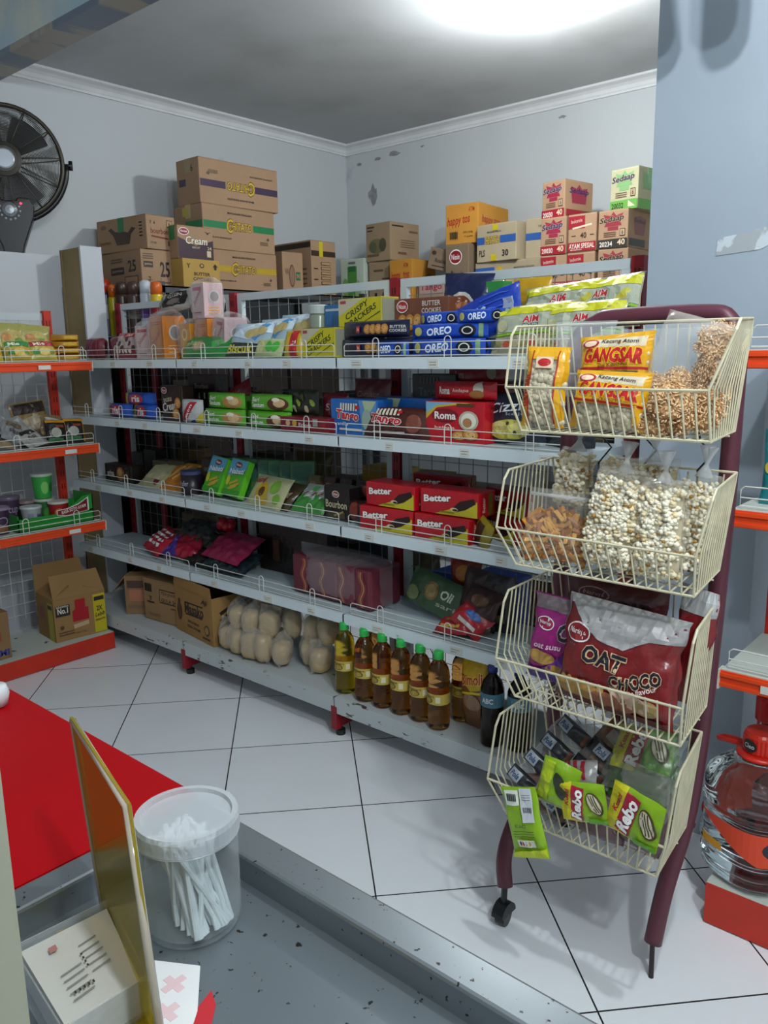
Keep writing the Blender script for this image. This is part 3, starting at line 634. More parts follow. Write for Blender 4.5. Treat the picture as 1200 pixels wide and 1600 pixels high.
# ================================================================== goods on the top tier
S1 = 1.379
def at_x(px_c, y, z): return (px_c, y, z)
G1 = 'snacks on the top tier'
packet('biscuit_multipack', 'dark red film multipack at the far left end of the top tier', (-3.76, 2.17, S1), 0, .15, .105, .09, '#6e2430', [[Q(-.35+.14*i, 0, .02, .9, '#a05060') for i in range(6)]], cr=.006)
packet('biscuit_multipack', 'dark red film multipack second from the left end of the top tier', (-3.62, 2.22, S1), R(8), .13, .11, .09, '#75202c', [[Q(-.35+.14*i, 0, .02, .9, '#a05060') for i in range(5)]], cr=.006)
packet('snack_packet', 'pillow bag with red top and dark white dots left of the pink boxes', (-3.455, 2.15, S1), (R(-14), 0, R(3)), .20, .125, .06, '#a33a48', [Q(0, .1, .9, .5, '#b9a8a0'), [O(-.35+.14*i, .2-.16*(i % 3), .12, .2, '#4e3030') for i in range(6)], Q(.1, .38, .4, .2, '#b01c28'), T('CHEN', .1, .38, .26, .14, '#f0e0d8'), [O(-.3+.14*i, -.25, .1, .16, '#e0d0c4') for i in range(5)]], cr=.006, fins='v')
PK = [Q(0, 0, .8, .9, '#d8b9b8'), T('Jolomie', .0, .1, .8, .2, '#a51f35', 42, .03, .2), Q(0, .36, .7, .1, '#b23a4a'), Q(0, -.35, .6, .03, '#a51f35')]
ORF = [Q(0, 0, .84, .9, '#d8852a'), T('Stiwaii', .0, 0, .8, .2, '#b8401a', 40, .03, .2), [Q(0, .38-.05*i, .7, .03, '#b8501c') for i in range(2)], Q(0, -.38, .7, .04, '#b8501c')]
ORR = [O(.05, .12, .6, .38, '#c9c2c0'), O(.05, .12, .45, .3, '#8f8480'), [Q(0, -.2-.08*i, .6, .03, '#e9b060') for i in range(3)]]
snack_box('wrapped_snack_box', 'small upright pink and white box left of the tall orange box', (-3.29, 2.165, S1), R(8), .095, .08, .15, '#c9a9aa', front=PK, right=ORR)
snack_box('wrapped_snack_box', 'tall orange film wrapped box at the front of the top tier', (-3.15, 2.165, S1), R(-12), .16, .10, .185, '#cf7a22', front=ORF, right=ORR)
snack_box('wrapped_snack_box', 'pink film wrapped box behind the tall orange box', (-3.2, 2.29, S1), R(3), .3, .07, .155, '#b88a8c', front=[Q(0, 0, .9, .4, '#c9a9a5')])
snack_box('wrapped_snack_box', 'orange film wrapped box, middle one behind the green packet', (-3.00, 2.20, S1), R(-5), .09, .09, .15, '#d08a26', front=[Q(0, .1, .8, .5, '#dba030'), O(0, .2, .5, .35, '#e9d8b0'), O(0, .2, .35, .25, '#d08a26')])
snack_box('wrapped_snack_box', 'orange film wrapped box right of the middle one behind the green packet', (-2.885, 2.21, S1), R(-14), .12, .09, .165, '#cf7a22', front=ORF, right=ORR)
snack_box('wrapped_snack_box', 'tall pink and white film wrapped box perched above the orange boxes', (-2.905, 2.21, S1+.168), R(-10), .115, .09, .145, '#d3b3b3', front=PK, right=ORR)
snack_box('wrapped_snack_box', 'pink and white film wrapped box tilted behind the white blue biscuits', (-2.745, 2.2, S1+.01), (0, R(6), R(-18)), .10, .10, .15, '#cdb0b2', front=PK, right=ORR)
packet('snack_packet', 'clear white pack with black scroll label lying above the orange boxes', (-3.14, 2.2, S1+.19), (R(-22), R(-6), R(-2)), .26, .10, .05, '#b0aaa0', [P([(-.22, -.3), (.38, -.3), (.42, .0), (.38, .34), (-.22, .34), (-.28, 0)], '#1e1a1a'), T('GASIN', .08, .18, .4, .14, '#d8d0c4'), O(.08, -.1, .4, .28, '#7a6a64'), Q(-.38, 0, .14, .5, '#8a9080')], cr=.008)
packet('biscuit_packet', 'green glossy biscuit packet lying at the front left of the Biscuit packs', (-2.83, 2.12, S1), (R(-28), 0, R(2)), .30, .095, .05, '#2d8a3a', [O(-.1, -.05, .3, .5, '#a08a60'), O(-.1, -.05, .2, .36, '#c8b48a'), T('malkist', -.28, .1, .24, .22, '#d8e0a0'), Q(.3, .1, .24, .3, '#53b552', 20)], cr=.005)
bisc = [P([(-.5, .1), (.0, .5), (.5, .5), (.5, .2), (.05, -.05)], '#cfe0ea'), Q(.25, .25, .2, .6, '#5a9ccf', -30), P([(-.5, -.5), (.5, -.5), (.5, -.18), (-.5, -.1)], '#2c3a28'), T('Biscuit', -.12, -.28, .66, .24, '#e0d23a', 0, .04), [O(.05+.12*i, .12+.05*i, .26, .26, '#c9b477') for i in range(3)]]
for k, (x, y, yaw, lab) in enumerate([(-2.545, 2.10, 3, 'white and blue Biscuit pack nearest the front edge of the top tier'), (-2.50, 2.165, -4, 'white and blue biscuit pack leaning right behind the nearest Biscuit pack'), (-2.42, 2.23, 6, 'white and blue biscuit pack furthest back beside the mesh')]):
    packet('biscuit_packet', lab, (x, y, S1), (R(-30), 0, R(yaw)), .23, .155+.02*k, .04, '#a9bfcc', bisc, cr=.004, fins='v')
packet('snack_packet', 'pale green lime snack packet in front of the crackers', (-2.39, 2.085, S1), (R(-25), 0, 0), .16, .075, .04, '#b9c48a', [O(-.2, 0, .3, .7, '#d8d890'), O(.1, 0, .2, .6, '#46b53a', 20), O(.3, 0, .2, .6, '#46b53a', -20)], cr=.005)
packet('snack_packet', 'small red and yellow packet beside the yellow crackers box', (-2.26, 2.10, S1), (R(-12), 0, 0), .10, .10, .04, '#c9a82a', [Q(.1, 0, .4, 1, '#c02430'), T('Rz', .1, 0, .2, .3, '#f0e0d0', 90)], cr=.005, fins='v')
crk = [P([(-.5, -.5), (.5, -.5), (.5, .5), (.1, .5), (-.5, -.1)], '#cfc21c'), P([(-.5, -.1), (.1, .5), (-.5, .5)], '#c9c4a8'), T('CRISPY', -.05, .12, .6, .22, '#2f4020', 24, .03, .1), T('CRACKERS', .04, -.1, .8, .2, '#2f4020', 24, .03, .1), Q(.2, -.35, .7, .05, '#3c5a24', 30), Q(-.38, .4, .14, .1, '#b04050')]
snack_box('cracker_box', 'yellow CRISPY CRACKERS box standing at the right end of the middle bay', (-2.12, 2.14, S1), R(-6), .19, .09, .105, '#b8ad3a', front=crk, right=[Q(0, 0, .9, .9, '#8f9082')], top=[Q(0, 0, 1, 1, '#a9a79a')])
snack_box('cracker_box', 'yellow CRISPY CRACKERS box raised behind the navy cookie packs', (-1.98, 2.21, S1+.10), R(-4), .22, .09, .105, '#b8ad3a', front=crk, right=[Q(0, 0, .9, .9, '#9a9a88')])
snack_box('biscuit_carton', 'plain pale box under the raised yellow crackers box', (-1.99, 2.225, S1), 0, .2, .07, .098, '#8a8a78', cat='box')
t = thing('plastic_jar', 'small clear jar with pale lid against the mesh behind the crackers', 'jar', (-2.30, 2.28, S1+.0))
b = MB(); b.lathe([(.036, 0), (.038, .01), (.038, .155), (.034, .165)], mat('#8f9a88', .2), 20); b.build('jar_body', t, smooth=True)
b = MB(); b.lathe([(.04, .165), (.04, .195), (.036, .198)], mat('#b8c2bc', .4), 20); b.build('lid', t)
snack_box('snack_box', 'blue box against the mesh above the crackers', (-2.2, 2.30, S1+.105), 0, .11, .07, .09, '#2f6ea8', front=[Q(0, .3, .9, .1, '#b8c4cc')])
snack_box('snack_box', 'red box against the mesh below the blue box', (-2.2, 2.29, S1), 0, .12, .07, .10, '#b02030', front=[T('Abon', 0, .2, .5, .3, '#e8d8d0')])
nav = [Q(.33, -.05, .2, .3, '#18203f'), [cookie(-.02+.085*i, 0, .11, .62, '#b87a36', '#d09a54', '#5c3412') for i in range(4)], T('BUTTER', .39, .1, .17, .16, '#d8d4cc'), T('COOKIES', .39, -.12, .18, .16, '#d8d4cc'), Q(-.16, 0, .06, .4, '#b03028'), T('N', -.16, 0, .03, .2, '#f0e8e0')]
packet('cookie_packet', 'navy butter cookies packet, lower one at the front of the right bay', (-1.86, 2.115, S1), R(1), .31, .062, .07, '#141a38', nav, cr=.002)
packet('cookie_packet', 'navy butter cookies packet, upper one at the front of the right bay', (-1.865, 2.12, S1+.064), R(-3), .31, .058, .07, '#141a38', nav, cr=.002)
packet('cookie_packet', 'navy butter cookies packet, lower one behind the front pair', (-1.80, 2.195, S1), R(1), .16, .068, .05, '#141a38', None, cr=.002)
buttb = [T('BUTTER', .2, .36, .34, .14, '#e0d8cc'), T('COOKIES', .2, .16, .36, .14, '#e0d8cc'), [cookie(-.35+.15*i, -.15, .2, .5) for i in range(6)], logo('Nissin', -.34, .3, .2, .3, '#b03028')]
snack_box('cookie_box', 'brown butter cookies box standing behind the navy packets', (-1.745, 2.245, S1+.07), R(-2), .24, .06, .125, '#7a4630', front=buttb)
ore = [T('OREO', -.08, .0, .34, .5, '#eef2f6', 4, .05, .1, '#1a62c8', .16), O(.28, 0, .2, .8, '#14141c'), O(.28, 0, .13, .5, '#e6e6e0'), O(.28, 0, .1, .38, '#14141c'), O(-.38, .0, .12, .6, '#c9c26a'), Q(.43, 0, .05, .9, '#7aa078')]
for k, (x, y, z, w_, h, yaw, lab) in enumerate([(-1.755, 2.075, 0, .135, .05, 3, 'short blue cookie tube lying in front of the navy packets'), (-1.54, 2.09, 0, .29, .055, -2, 'long blue cookie tube at the front edge of the top tier'), (-1.56, 2.125, .055, .29, .048, 2, 'long blue cookie tube resting on the front one'), (-1.62, 2.17, .098, .19, .045, -4, 'blue cookie tube on top of the cookie tube pile'), (-1.54, 2.17, 0, .29, .055, 1, 'blue cookie tube hidden behind the front one'), (-1.43, 2.13, .10, .19, .042, 5, 'blue cookie tube under the big blue bag')]):
    packet('cookie_tube', lab, (x, y, S1+z), R(yaw), w_, h, h*1.0, '#1648b4', ore, cr=.002)
packet('cookie_bag', 'large glossy blue cookie pouch lying with its pointed corner up', (-1.43, 2.15, S1+.055), (R(-14), R(-17), R(-4)), .27, .14, .06, '#1c3fae', [T('OREO', -.1, 0, .4, .3, '#c9d4e6', 0, .04, .1, '#1a62c8', .14), [Q(.2, .3-.14*i, .4, .03, '#3a62c8') for i in range(4)], Q(.38, -.1, .12, .5, '#8a96b0')], cr=.010, fins='u')
packet('cookie_bag', 'dark navy pouch with round cookie picture standing behind the blue cookie tubes', (-1.615, 2.275, S1+.07), (R(-6), R(4), 0), .20, .20, .06, '#18224a', [O(0, -.15, .62, .66, '#c9c4b8'), O(0, -.17, .54, .58, '#7a3c22'), O(.05, -.1, .3, .24, '#a8683a'), O(-.05, -.3, .3, .2, '#5a2a18')], cr=.007, fins='v')
aim = [Q(0, .35, .98, .2, '#c9c81c'), Q(0, .06, .98, .36, '#a7ad98'), T('AIM', .0, .12, .2, .15, '#b8202c', 0, .06, 0, '#e8e8e0', .12), Q(0, -.01, .2, .08, '#2c3c2c'), T('BISCUITS', 0, -.01, .18, .05, '#e8e8e0'), P([(.2, -.05), (.36, .18), (.42, .12), (.34, -.08)], '#b7b13c'), Q(0, -.16, .96, .05, '#7cae2a'), P([(-.5, -.5), (.5, -.5), (.5, -.2), (-.5, -.2)], '#9a9278'), [O(-.4+.11*i, -.34, .1, .13, ['#8a7f50', '#b04a34', '#c2b58a'][i % 3]) for i in range(8)], O(-.36, .02, .14, .24, '#b8b890')]
for k, (x, y, z, w_, h, rx, ry, rz, lab) in enumerate([(-1.245, 2.10, 0, .27, .15, -20, -3, 3, 'clear bag of crackers with yellow header, front left one beside the blue pouch'), (-1.20, 2.17, .05, .27, .16, -22, -4, 0, 'clear bag of crackers with yellow header, back left one'), (-1.085, 2.095, 0, .24, .15, -18, -2, 2, 'clear bag of crackers with yellow header, front right one behind the wire baskets'), (-1.07, 2.18, .055, .235, .16, -20, -5, -3, 'clear bag of crackers with yellow header against the column')]):
    packet('cracker_bag', lab, (x, y, S1+z), (R(rx), R(ry), R(rz)), w_, h, .06, '#98947c', aim, cr=.007, fins='v', group=None)
snack_box('snack_box', 'green and white box seen through the top mesh left of the yellow bags', (-1.49, 2.30, S1+.155), 0, .07, .05, .08, '#2f8a3a')
packet('snack_packet', 'yellow packet seen through the top mesh right of the green box', (-1.37, 2.31, S1+.15), 0, .14, .09, .03, '#c99c1c', None, fins='v')
# spray cans behind the mesh on the rear run
def can(name, lab, x, y, z, r, h, body, cap, band=None):
    t = thing(name, lab, 'spray can', (x, y, z))
    b = MB(); b.lathe([(r*.95, 0), (r, .006), (r, h*.72), (r*.9, h*.76)], mat(body, .3), 20); b.build('can_body', t, smooth=False)
    b = MB(); b.lathe([(r*.93, h*.755), (r*.95, h*.9), (r*.86, h*.97), (r*.5, h)], mat(cap, .35), 20); b.build('cap', t, smooth=True)
    if band:
        b = MB(); b.lathe([(r+.0006, h*.3), (r+.0006, h*.55)], ink(band), 20, cap=False); b.build('printed_label', t)
MB_sh = MB(); MB_sh.box(-4.12, -3.53, 2.384, 2.458, 1.494, 1.50, GREYT); MB_sh.build('shelf', rear)
for a in [('red capped spray can with dark blue body at the far left behind the mesh', -4.065, 2.422, .034, .30, '#23306a', '#d8401c', '#b0b4b8'), ('slim yellow can with orange top beside the red capped one', -3.995, 2.422, .025, .265, '#c9bb1e', '#d86a1c', None), ('dark brown capped spray can, left one of two', -3.905, 2.422, .032, .275, '#4a342c', '#4a342c', '#8a8078'), ('dark brown capped spray can, right one of two', -3.795, 2.422, .032, .27, '#4a342c', '#4a342c', '#8a8078'), ('white spray can with purple detail', -3.685, 2.422, .030, .268, '#b9c2cc', '#c2cad2', '#6a3c9a'), ('orange capped yellow spray can at the right end of the cans', -3.59, 2.422, .031, .255, '#d0b41c', '#d8641c', '#b02020')]:
    can('spray_can', a[0], a[1], a[2], 1.501, a[3], a[4], a[5], a[6], a[7])

# ================================================================== second tier
S2 = 1.109
roll = lambda c: [Q(-.36, 0, .16, .95, '#c9a81c'), O(0, 0, .44, .8, c), T('ris', 0, .02, .26, .5, '#eef0f4', 0, .05), Q(.36, 0, .2, .95, '#2a5ac0')]
packet('biscuit_roll', 'blue and red biscuit roll, lower left one at the end of the second tier', (-3.50, 2.12, S2), R(2), .19, .065, .06, '#1c4aa0', roll('#b02430'), cr=.002)
packet('biscuit_roll', 'blue and red biscuit roll, lower right one next to the Cream box', (-3.30, 2.13, S2), R(-3), .20, .065, .06, '#1c4aa0', roll('#b02430'), cr=.002)
packet('biscuit_roll', 'yellow red and blue biscuit roll resting on the lower two', (-3.37, 2.15, S2+.058), R(4), .23, .06, .06, '#1c4aa0', roll('#b83a48'), cr=.002)
snack_box('biscuit_box', 'dark brown box with white Cream lettering on the second tier', (-3.065, 2.14, S2), R(-4), .175, .06, .155, '#33201c', front=[T('Cream', -.08, -.08, .76, .26, '#e6e0d6', 8, .04, .1), T('susu', -.2, .1, .4, .12, '#d8c8a8', 8), cookie(.3, .02, .3, .34), cookie(.2, -.3, .36, .36), logo('Nissin', -.32, .38, .26, .16, '#8a1c24')])
packet('snack_packet', 'white packet with red diagonal banner and blue corner', (-2.915, 2.11, S2), R(3), .14, .10, .05, '#c4c4c4', [P([(-.4, -.4), (-.1, -.4), (.35, .4), (.05, .4)], '#b81c30'), T('krim', 0, 0, .5, .14, '#eee', 58, .03), P([(.2, -.5), (.5, -.5), (.5, .0)], '#c8b41e'), P([(-.1, -.5), (.2, -.5), (.3, -.3)], '#243a90')], cr=.003)
snack_box('biscuit_box', 'dark box with small white figures behind the Cream box', (-3.0, 2.26, S2), 0, .2, .07, .20, '#1e1618', front=[T('Bourbon', 0, .26, .5, .12, '#8a8070'), [Q(-.1+.2*i, .04, .05, .14, '#9a9a92') for i in range(2)]])
packet('biscuit_packet', 'red packet tilted high behind the green sandwich biscuit packs', (-2.80, 2.27, S2+.07), (R(-10), R(-24), 0), .20, .085, .04, '#8e1426', [T('malkist', 0, 0, .5, .4, '#c08a90', 0, .03)], cr=.003)
sgl = lambda c: [T('Sari', -.24, .18, .22, .26, '#f2f6e8', 0, .05, .1), T('Gandum', -.2, -.14, .36, .28, '#f2f6e8', 0, .05, .1), O(.26, -.05, .4, .8, c), O(.3, 0, .22, .5, '#d8b486'), O(.24, .2, .16, .24, '#eee6d0'), Q(-.46, 0, .05, 1, '#2f7a1c')]
for k, (x, z, c, lab) in enumerate([(-2.70, 0, '#b8864a', 'lower green sandwich biscuit packet of the left pair'), (-2.70, .066, '#b8864a', 'upper green sandwich biscuit packet of the left pair'), (-2.425, 0, '#5a3018', 'lower green sandwich biscuit packet of the right pair with chocolate picture'), (-2.425, .066, '#5a3018', 'upper green sandwich biscuit packet of the right pair with chocolate picture')]):
    packet('sandwich_biscuit_packet', lab, (x, 2.115+.01*(k % 2), S2+z), R([2, -2, 1, -1][k]), .25, .066, .06, '#5fae2c', sgl(c), cr=.0025)
    if k % 2 == 0: packet('sandwich_biscuit_packet', lab.replace('lower', 'rear').replace('of the', 'behind the'), (x+.01, 2.20, S2), R(2), .25, .115, .06, '#4e9426', None, cr=.003)
packet('snack_packet', 'black and green mottled packet right of the green sandwich biscuit packs', (-2.265, 2.15, S2+.052), R(-2), .17, .10, .05, '#1c2214', [[O(-.4+.13*i, .25*math.sin(i*2.1), .1, .3, ['#8aa03a', '#3a4a1c', '#b0a080'][i % 3], 30) for i in range(7)]], cr=.005)
snack_box('biscuit_box', 'flat dark red box with gold and white marks on the second tier front', (-2.175, 2.095, S2), R(2), .25, .07, .055, '#7a1220', front=[O(-.2, .1, .1, .5, '#c9a23a'), O(-.34, .1, .1, .4, '#d8b080'), T('Richoco', .02, 0, .26, .3, '#e8dcd0', 0, .04), Q(.24, .2, .1, .5, '#9a9894'), Q(.42, 0, .08, .5, '#9a1c2c')])
packet('snack_packet', 'dark red pouch above the flat red box', (-2.13, 2.19, S2+.01), R(4), .13, .13, .05, '#6e1622', [T('Slai', 0, .1, .5, .2, '#b89a9a')], cr=.006, fins='v')
packet('snack_packet', 'dark red pouch behind the blue wafer box', (-2.0, 2.25, S2+.01), R(-6), .20, .18, .05, '#5c1420', [T('Chocolatos', 0, .2, .6, .12, '#a88a80')], cr=.008, fins='v')
tg = lambda c: [[Q(-.27+.058*i, .3, .035, .22, '#e6dcc4', -6) for i in range(7)], T('Tango', -.12, .02, .5, .36, '#c8202c', -4, .06, .1, '#f2ece4', .12), O(.3, -.05, .2, .6, c), Q(-.05, -.36, .5, .06, '#d8d4cc'), Q(.1, .3, .08, .1, '#c8202c')]
snack_box('wafer_box', 'blue wafer box with bold red lettering', (-1.95, 2.13, S2), R(-3), .235, .08, .125, '#1f6ab8', front=[P([(.2, -.5), (.5, -.5), (.5, .5), (.12, .5)], '#5a90c4'), P([(.2, .5), (.5, .5), (.3, 0)], '#b0bf9a'), P([(.2, -.5), (.4, -.5), (.3, -.2)], '#b0bf9a'), tg('#9ab0a0'), T('vanilla', -.25, -.2, .3, .1, '#d0dcec')], right=[Q(0, 0, .9, .9, '#1c5aa8')])
snack_box('wafer_box', 'blue wafer box standing behind the brown wafer packet', (-1.80, 2.22, S2), R(-2), .26, .07, .13, '#1f62b0', front=[P([(-.3, .5), (-.05, .5), (-.2, -.1)], '#b0bf9a')])
packet('wafer_packet', 'brown wafer packet with bold red lettering leaning in front', (-1.755, 2.085, S2), (R(-14), R(0), R(2)), .28, .105, .055, '#4a2018', [tg('#7a4030'), Q(0, -.42, .9, .1, '#5c1018')], cr=.004)
snack_box('wafer_box', 'black wafer box behind the red coconut biscuit boxes with grey lettering', (-1.72, 2.28, S2+.10), 0, .19, .06, .11, '#1c1a1c', front=[T('Tango', -.1, -.1, .5, .36, '#5a5a5a', 0, .05), [Q(-.3+.08*i, .3, .04, .2, '#5a5854') for i in range(6)]])
snack_box('wafer_box', 'plain dark box below the grey lettered black wafer box', (-1.72, 2.28, S2), 0, .2, .07, .098, '#1a1618')
roma = [P([(-.5, .5), (-.5, .2), (-.3, .42), (.1, .5)], '#7ab0cc'), P([(-.5, .2), (-.5, .05), (-.3, .36), (.3, .5), (.1, .5), (-.3, .42)], '#c9b040'), Q(.2, .44, .3, .08, '#5a3a1c'), O(-.16, .16, .46, .36, '#7c0e1c'), T('Roma', -.15, .16, .38, .2, '#f2ece4', 0, .05), O(.26, .05, .34, .5, '#b9b49a'), O(.26, .05, .26, .4, '#e8e4d4'), O(.24, .0, .16, .24, '#b08050'), cookie(.1, -.34, .26, .24), cookie(.3, -.3, .28, .28), T('kelapa', -.15, -.15, .36, .08, '#f0d8c8')]
snack_box('biscuit_box', 'red coconut biscuit box with coconut picture on the second tier', (-1.515, 2.135, S2), R(-2), .235, .09, .13, '#c01424', front=roma, right=[Q(0, 0, .3, .8, '#9a0f1c')])
packet('biscuit_packet', 'red coconut biscuit packet lying on the red coconut biscuit box', (-1.515, 2.15, S2+.133), R(-3), .25, .058, .06, '#c01424', [T('Roma', -.26, 0, .2, .42, '#f2ece4', 0, .05), T('kelapa', .02, 0, .26, .24, '#f0d8c8', 0, .02, .2), O(.28, .1, .14, .8, '#d8d4c0'), O(.26, -.2, .2, .5, '#b07838')], cr=.002)
snack_box('biscuit_box', 'red coconut biscuit box standing at the back of the second tier', (-1.55, 2.29, S2), 0, .24, .07, .175, '#8e101c')
packet('biscuit_packet', 'dark red coconut biscuit packet high at the back of the second tier', (-1.56, 2.285, S2+.178), R(-2), .24, .06, .055, '#8e101c', [T('Roma', -.24, 0, .18, .42, '#b89a94', 0, .05), O(.3, .1, .14, .7, '#a09a88')], cr=.002)
packet('snack_packet', 'navy snack pouch with white cursive lettering and pale fritter picture', (-1.33, 2.14, S2), (R(-8), R(-3), R(-4)), .24, .155, .05, '#1c2433', [T('Cizzna', .02, .22, .72, .2, '#e6e8ea', 4, .02, .3), T('keju', .1, .06, .3, .08, '#8a909a'), O(0, -.24, .66, .4, '#b5ae4a'), O(-.14, -.2, .3, .26, '#cfc878'), O(.16, -.22, .3, .24, '#cfc878'), O(0, -.12, .05, .08, '#3a3420'), O(.1, -.3, .05, .08, '#3a3420')], cr=.006)
packet('snack_packet', 'dark pouch at the right end of the second tier behind the wire baskets', (-1.14, 2.15, S2), (R(-8), 0, 0), .16, .13, .05, '#20242c', None, cr=.006)

# ================================================================== third tier
S3 = .786
snack_box('wafer_box', 'black small box with white lettering at the left end of the third tier', (-3.55, 2.14, S3), R(3), .22, .07, .09, '#17120f', front=[T('arina', -.28, 0, .26, .34, '#c8c0b4', 0, .04), O(.1, 0, .3, .8, '#8a5a30'), O(.08, .1, .16, .4, '#b88a54'), O(.36, -.1, .14, .5, '#6b3a1c')])
for k in range(2):
    snack_box('wafer_box', ['black box in the back row at the left end, leftmost', 'black box in the back row at the left end, second', 'dark brown box in the back row, third from the left', 'dark brown box in the back row, fourth from the left'][k], (-3.61+.11*k, 2.29, S3), R(-1+k), .10, .07, .13+.02*(k % 2), ['#17120f', '#1a1512', '#3a2c1a', '#3c2a1c'][k])
packet('wafer_packet', 'cream coloured wafer packet with dark oval logo lying tilted', (-3.32, 2.12, S3), (R(-52), 0, R(-6)), .21, .17, .03, '#a9a47c', [O(-.2, .2, .4, .4, '#8a9a6c'), O(.26, -.3, .22, .24, '#6a2020'), Q(0, 0, .8, .5, '#b8b48e', 0)], cr=.003, fins='v')
packet('wafer_packet', 'orange wafer packet lying tilted beside the cream one', (-3.13, 2.12, S3), (R(-50), 0, R(4)), .19, .17, .03, '#b8741c', [Q(-.2, .1, .5, .12, '#d8a860', 55), Q(0, .1, .6, .1, '#d8a860', 60), O(.3, .3, .2, .2, '#8a6a30')], cr=.003, fins='v')
for k in range(5):
    snack_box('wafer_box', ['olive wafer packet row behind the cream packet, front', 'olive wafer packet row behind the cream packet, second', 'olive brown box right behind the orange packet', 'brown upright box behind the blue cylinder', 'dark brown upright box beside the light green boxes'][k], (-3.36+.13*k, 2.26, S3), R(3-k), .12, .08, [.11, .12, .10, .15, .17][k], ['#4a4630', '#443f2a', '#4a3a22', '#3c241a', '#2c1a14'][k], front=[T('arina', 0, .2, .7, .16, '#8a8070')] if k > 2 else [Q(0, .3, .8, .1, '#6b6544')])
t = thing('snack_tin', 'dark blue round canister beside the orange packet', 'canister', (-2.985, 2.13, S3)); b = MB()
b.lathe([(.045, 0), (.047, .006), (.047, .09)], mat('#221a24', .35), 24); b.build('tin_body', t, smooth=True)
b = MB(); b.lathe([(.048, .09), (.048, .104), (.044, .106)], mat('#3c4468', .3), 24); b.build('lid', t)
b = MB(); print_on(b, lambda x, y, o: ((.0475+o)*math.sin(x/.0475), -(.0475+o)*math.cos(x/.0475), y+.045), .1, .08, [T('Wafer', 0, .1, .6, .3, '#b0a8b8'), Q(0, -.25, .9, .2, '#6a3a2a')]); b.build('printed_label', t)
nab = [P([(-.5, .0), (.5, .25), (.5, .5), (-.5, .5)], '#5aa8cc'), O(0, .36, .42, .16, '#7a1420'), T('Nissin', 0, .36, .3, .07, '#eee', 0, .04), T('Nabati', 0, .18, .84, .15, '#eaf4fa', 6, .05, .1, '#2a5a8a', .1), [Q(.0+.1*(i % 2), -.12-.08*i, .5, .07, '#c9a83a', 24) for i in range(3)], P([(-.5, -.5), (.5, -.5), (.5, -.32), (-.5, -.36)], '#3c9a2a'), O(-.34, -.1, .2, .3, '#c9c83a')]
for k, (x, y, lab) in enumerate([(-2.85, 2.135, 'left of the two light green and blue wafer boxes leaning at the front'), (-2.705, 2.13, 'right of the two light green and blue wafer boxes leaning at the front')]):
    snack_box('wafer_box', lab, (x, y, S3+.004), (R(-22), R(4), R(-6)), .125, .03, .165, '#4fb02c', front=nab, right=[Q(0, 0, 1, 1, '#6fd02c')])
for k in range(7):
    snack_box('wafer_box', 'dark green wafer box in the leaning row, '+['nearest the light green pair', 'second from the light green pair', 'third from the light green pair', 'fourth from the light green pair', 'fifth from the light green pair', 'last but one of the row', 'at the right end of the row'][k], (-2.74+.053*k, 2.19+.014*k, S3+.004), (R(-14), R(0), R(38)), .105, .026, .165, ['#1f6a2c', '#1a5a2a'][k % 2], front=[Q(0, .2, .8, .4, '#2a6a50'), Q(0, -.2, .6, .2, '#4a7a2a')], right=[Q(0, 0, .9, 1, '#2f8a2c')])
packet('seed_packet', 'pale packet with sunflower and green leaves leaning low', (-2.48, 2.10, S3), (R(-34), 0, R(-8)), .26, .14, .03, '#b7b78a', [O(-.12, -.05, .34, .6, '#c9a428'), O(-.12, -.05, .16, .3, '#5a3a18'), O(.2, .15, .26, .44, '#7ab03a'), T('Kenji', -.3, .28, .3, .22, '#a8202c', 10, .05), O(.35, -.2, .2, .3, '#7ab03a'), O(.05, -.3, .16, .24, '#c9a428')], cr=.003, fins='v')
wsp = [P([(-.5, -.5), (.5, -.5), (.5, -.1), (-.5, .1)], '#3f8a3a'), [Q(-.3+.16*i, .2-.1*(i % 3), .26, .05, ['#e0e0d8', '#8a4a24', '#c8c8c0'][i % 3], 30) for i in range(6)], Q(.25, .3, .3, .2, '#52b052')]
for k, (x, y, c, lab) in enumerate([(-2.375, 2.10, '#4a3a26', 'brown wafer packet lying between the sunflower and white packets'), (-2.275, 2.11, '#a9aeaa', 'white and green wafer packet lying, left one'), (-2.18, 2.10, '#b5bab6', 'white and green wafer packet lying, right one')]):
    packet('wafer_packet', lab, (x, y, S3+.004*k), (R(-48), 0, R(-6+2*k)), .10, .14, .025, c, wsp if k else [T('wafer', 0, 0, .6, .3, '#c9b89a', 10)], cr=.005, fins='v')
for k in range(4):
    snack_box('wafer_box', 'brown and tan wafer box in the short row behind the white packets, '+['leftmost', 'second', 'third', 'rightmost'][k], (-2.335+.085*k, 2.25+.003*k, S3), (R(-14), 0, R(-8)), .075, .04, .12, ['#6a5c40', '#3c2620', '#2c1c1a', '#241c1c'][k], front=[Q(0, .1, .5, .4, ['#8a7c58', '#8a6a54', '#5a4038', '#4a3a34'][k])])
snack_box('biscuit_box', 'black biscuit box with pale arched lettering at the end of the middle bay', (-2.055, 2.135, S3), R(-4), .14, .07, .125, '#191313', front=[logo('Nissin', -.02, .3, .26, .18, '#8a3a30'), T('Bourbon', 0, -.02, .86, .24, '#c9bf9a', 0, .03), Q(.0, -.34, .7, .2, '#4a3a20'), Q(.1, -.3, .4, .06, '#9a8a54', 20)])
for k in range(3):
    packet('biscuit_packet', 'dark brown and red biscuit pack right of the black biscuit box, '+['front', 'behind the front one', 'on top'][k], (-1.945+.01*k, [2.12, 2.2, 2.17][k], S3+[0, 0, .078][k]), R(2*k-2), .16, .085-.02*(k == 2), .06, '#2a1412', [O(-.1, .1, .3, .7, '#7a2a1c'), O(.25, 0, .24, .5, '#5c2018')], cr=.004)
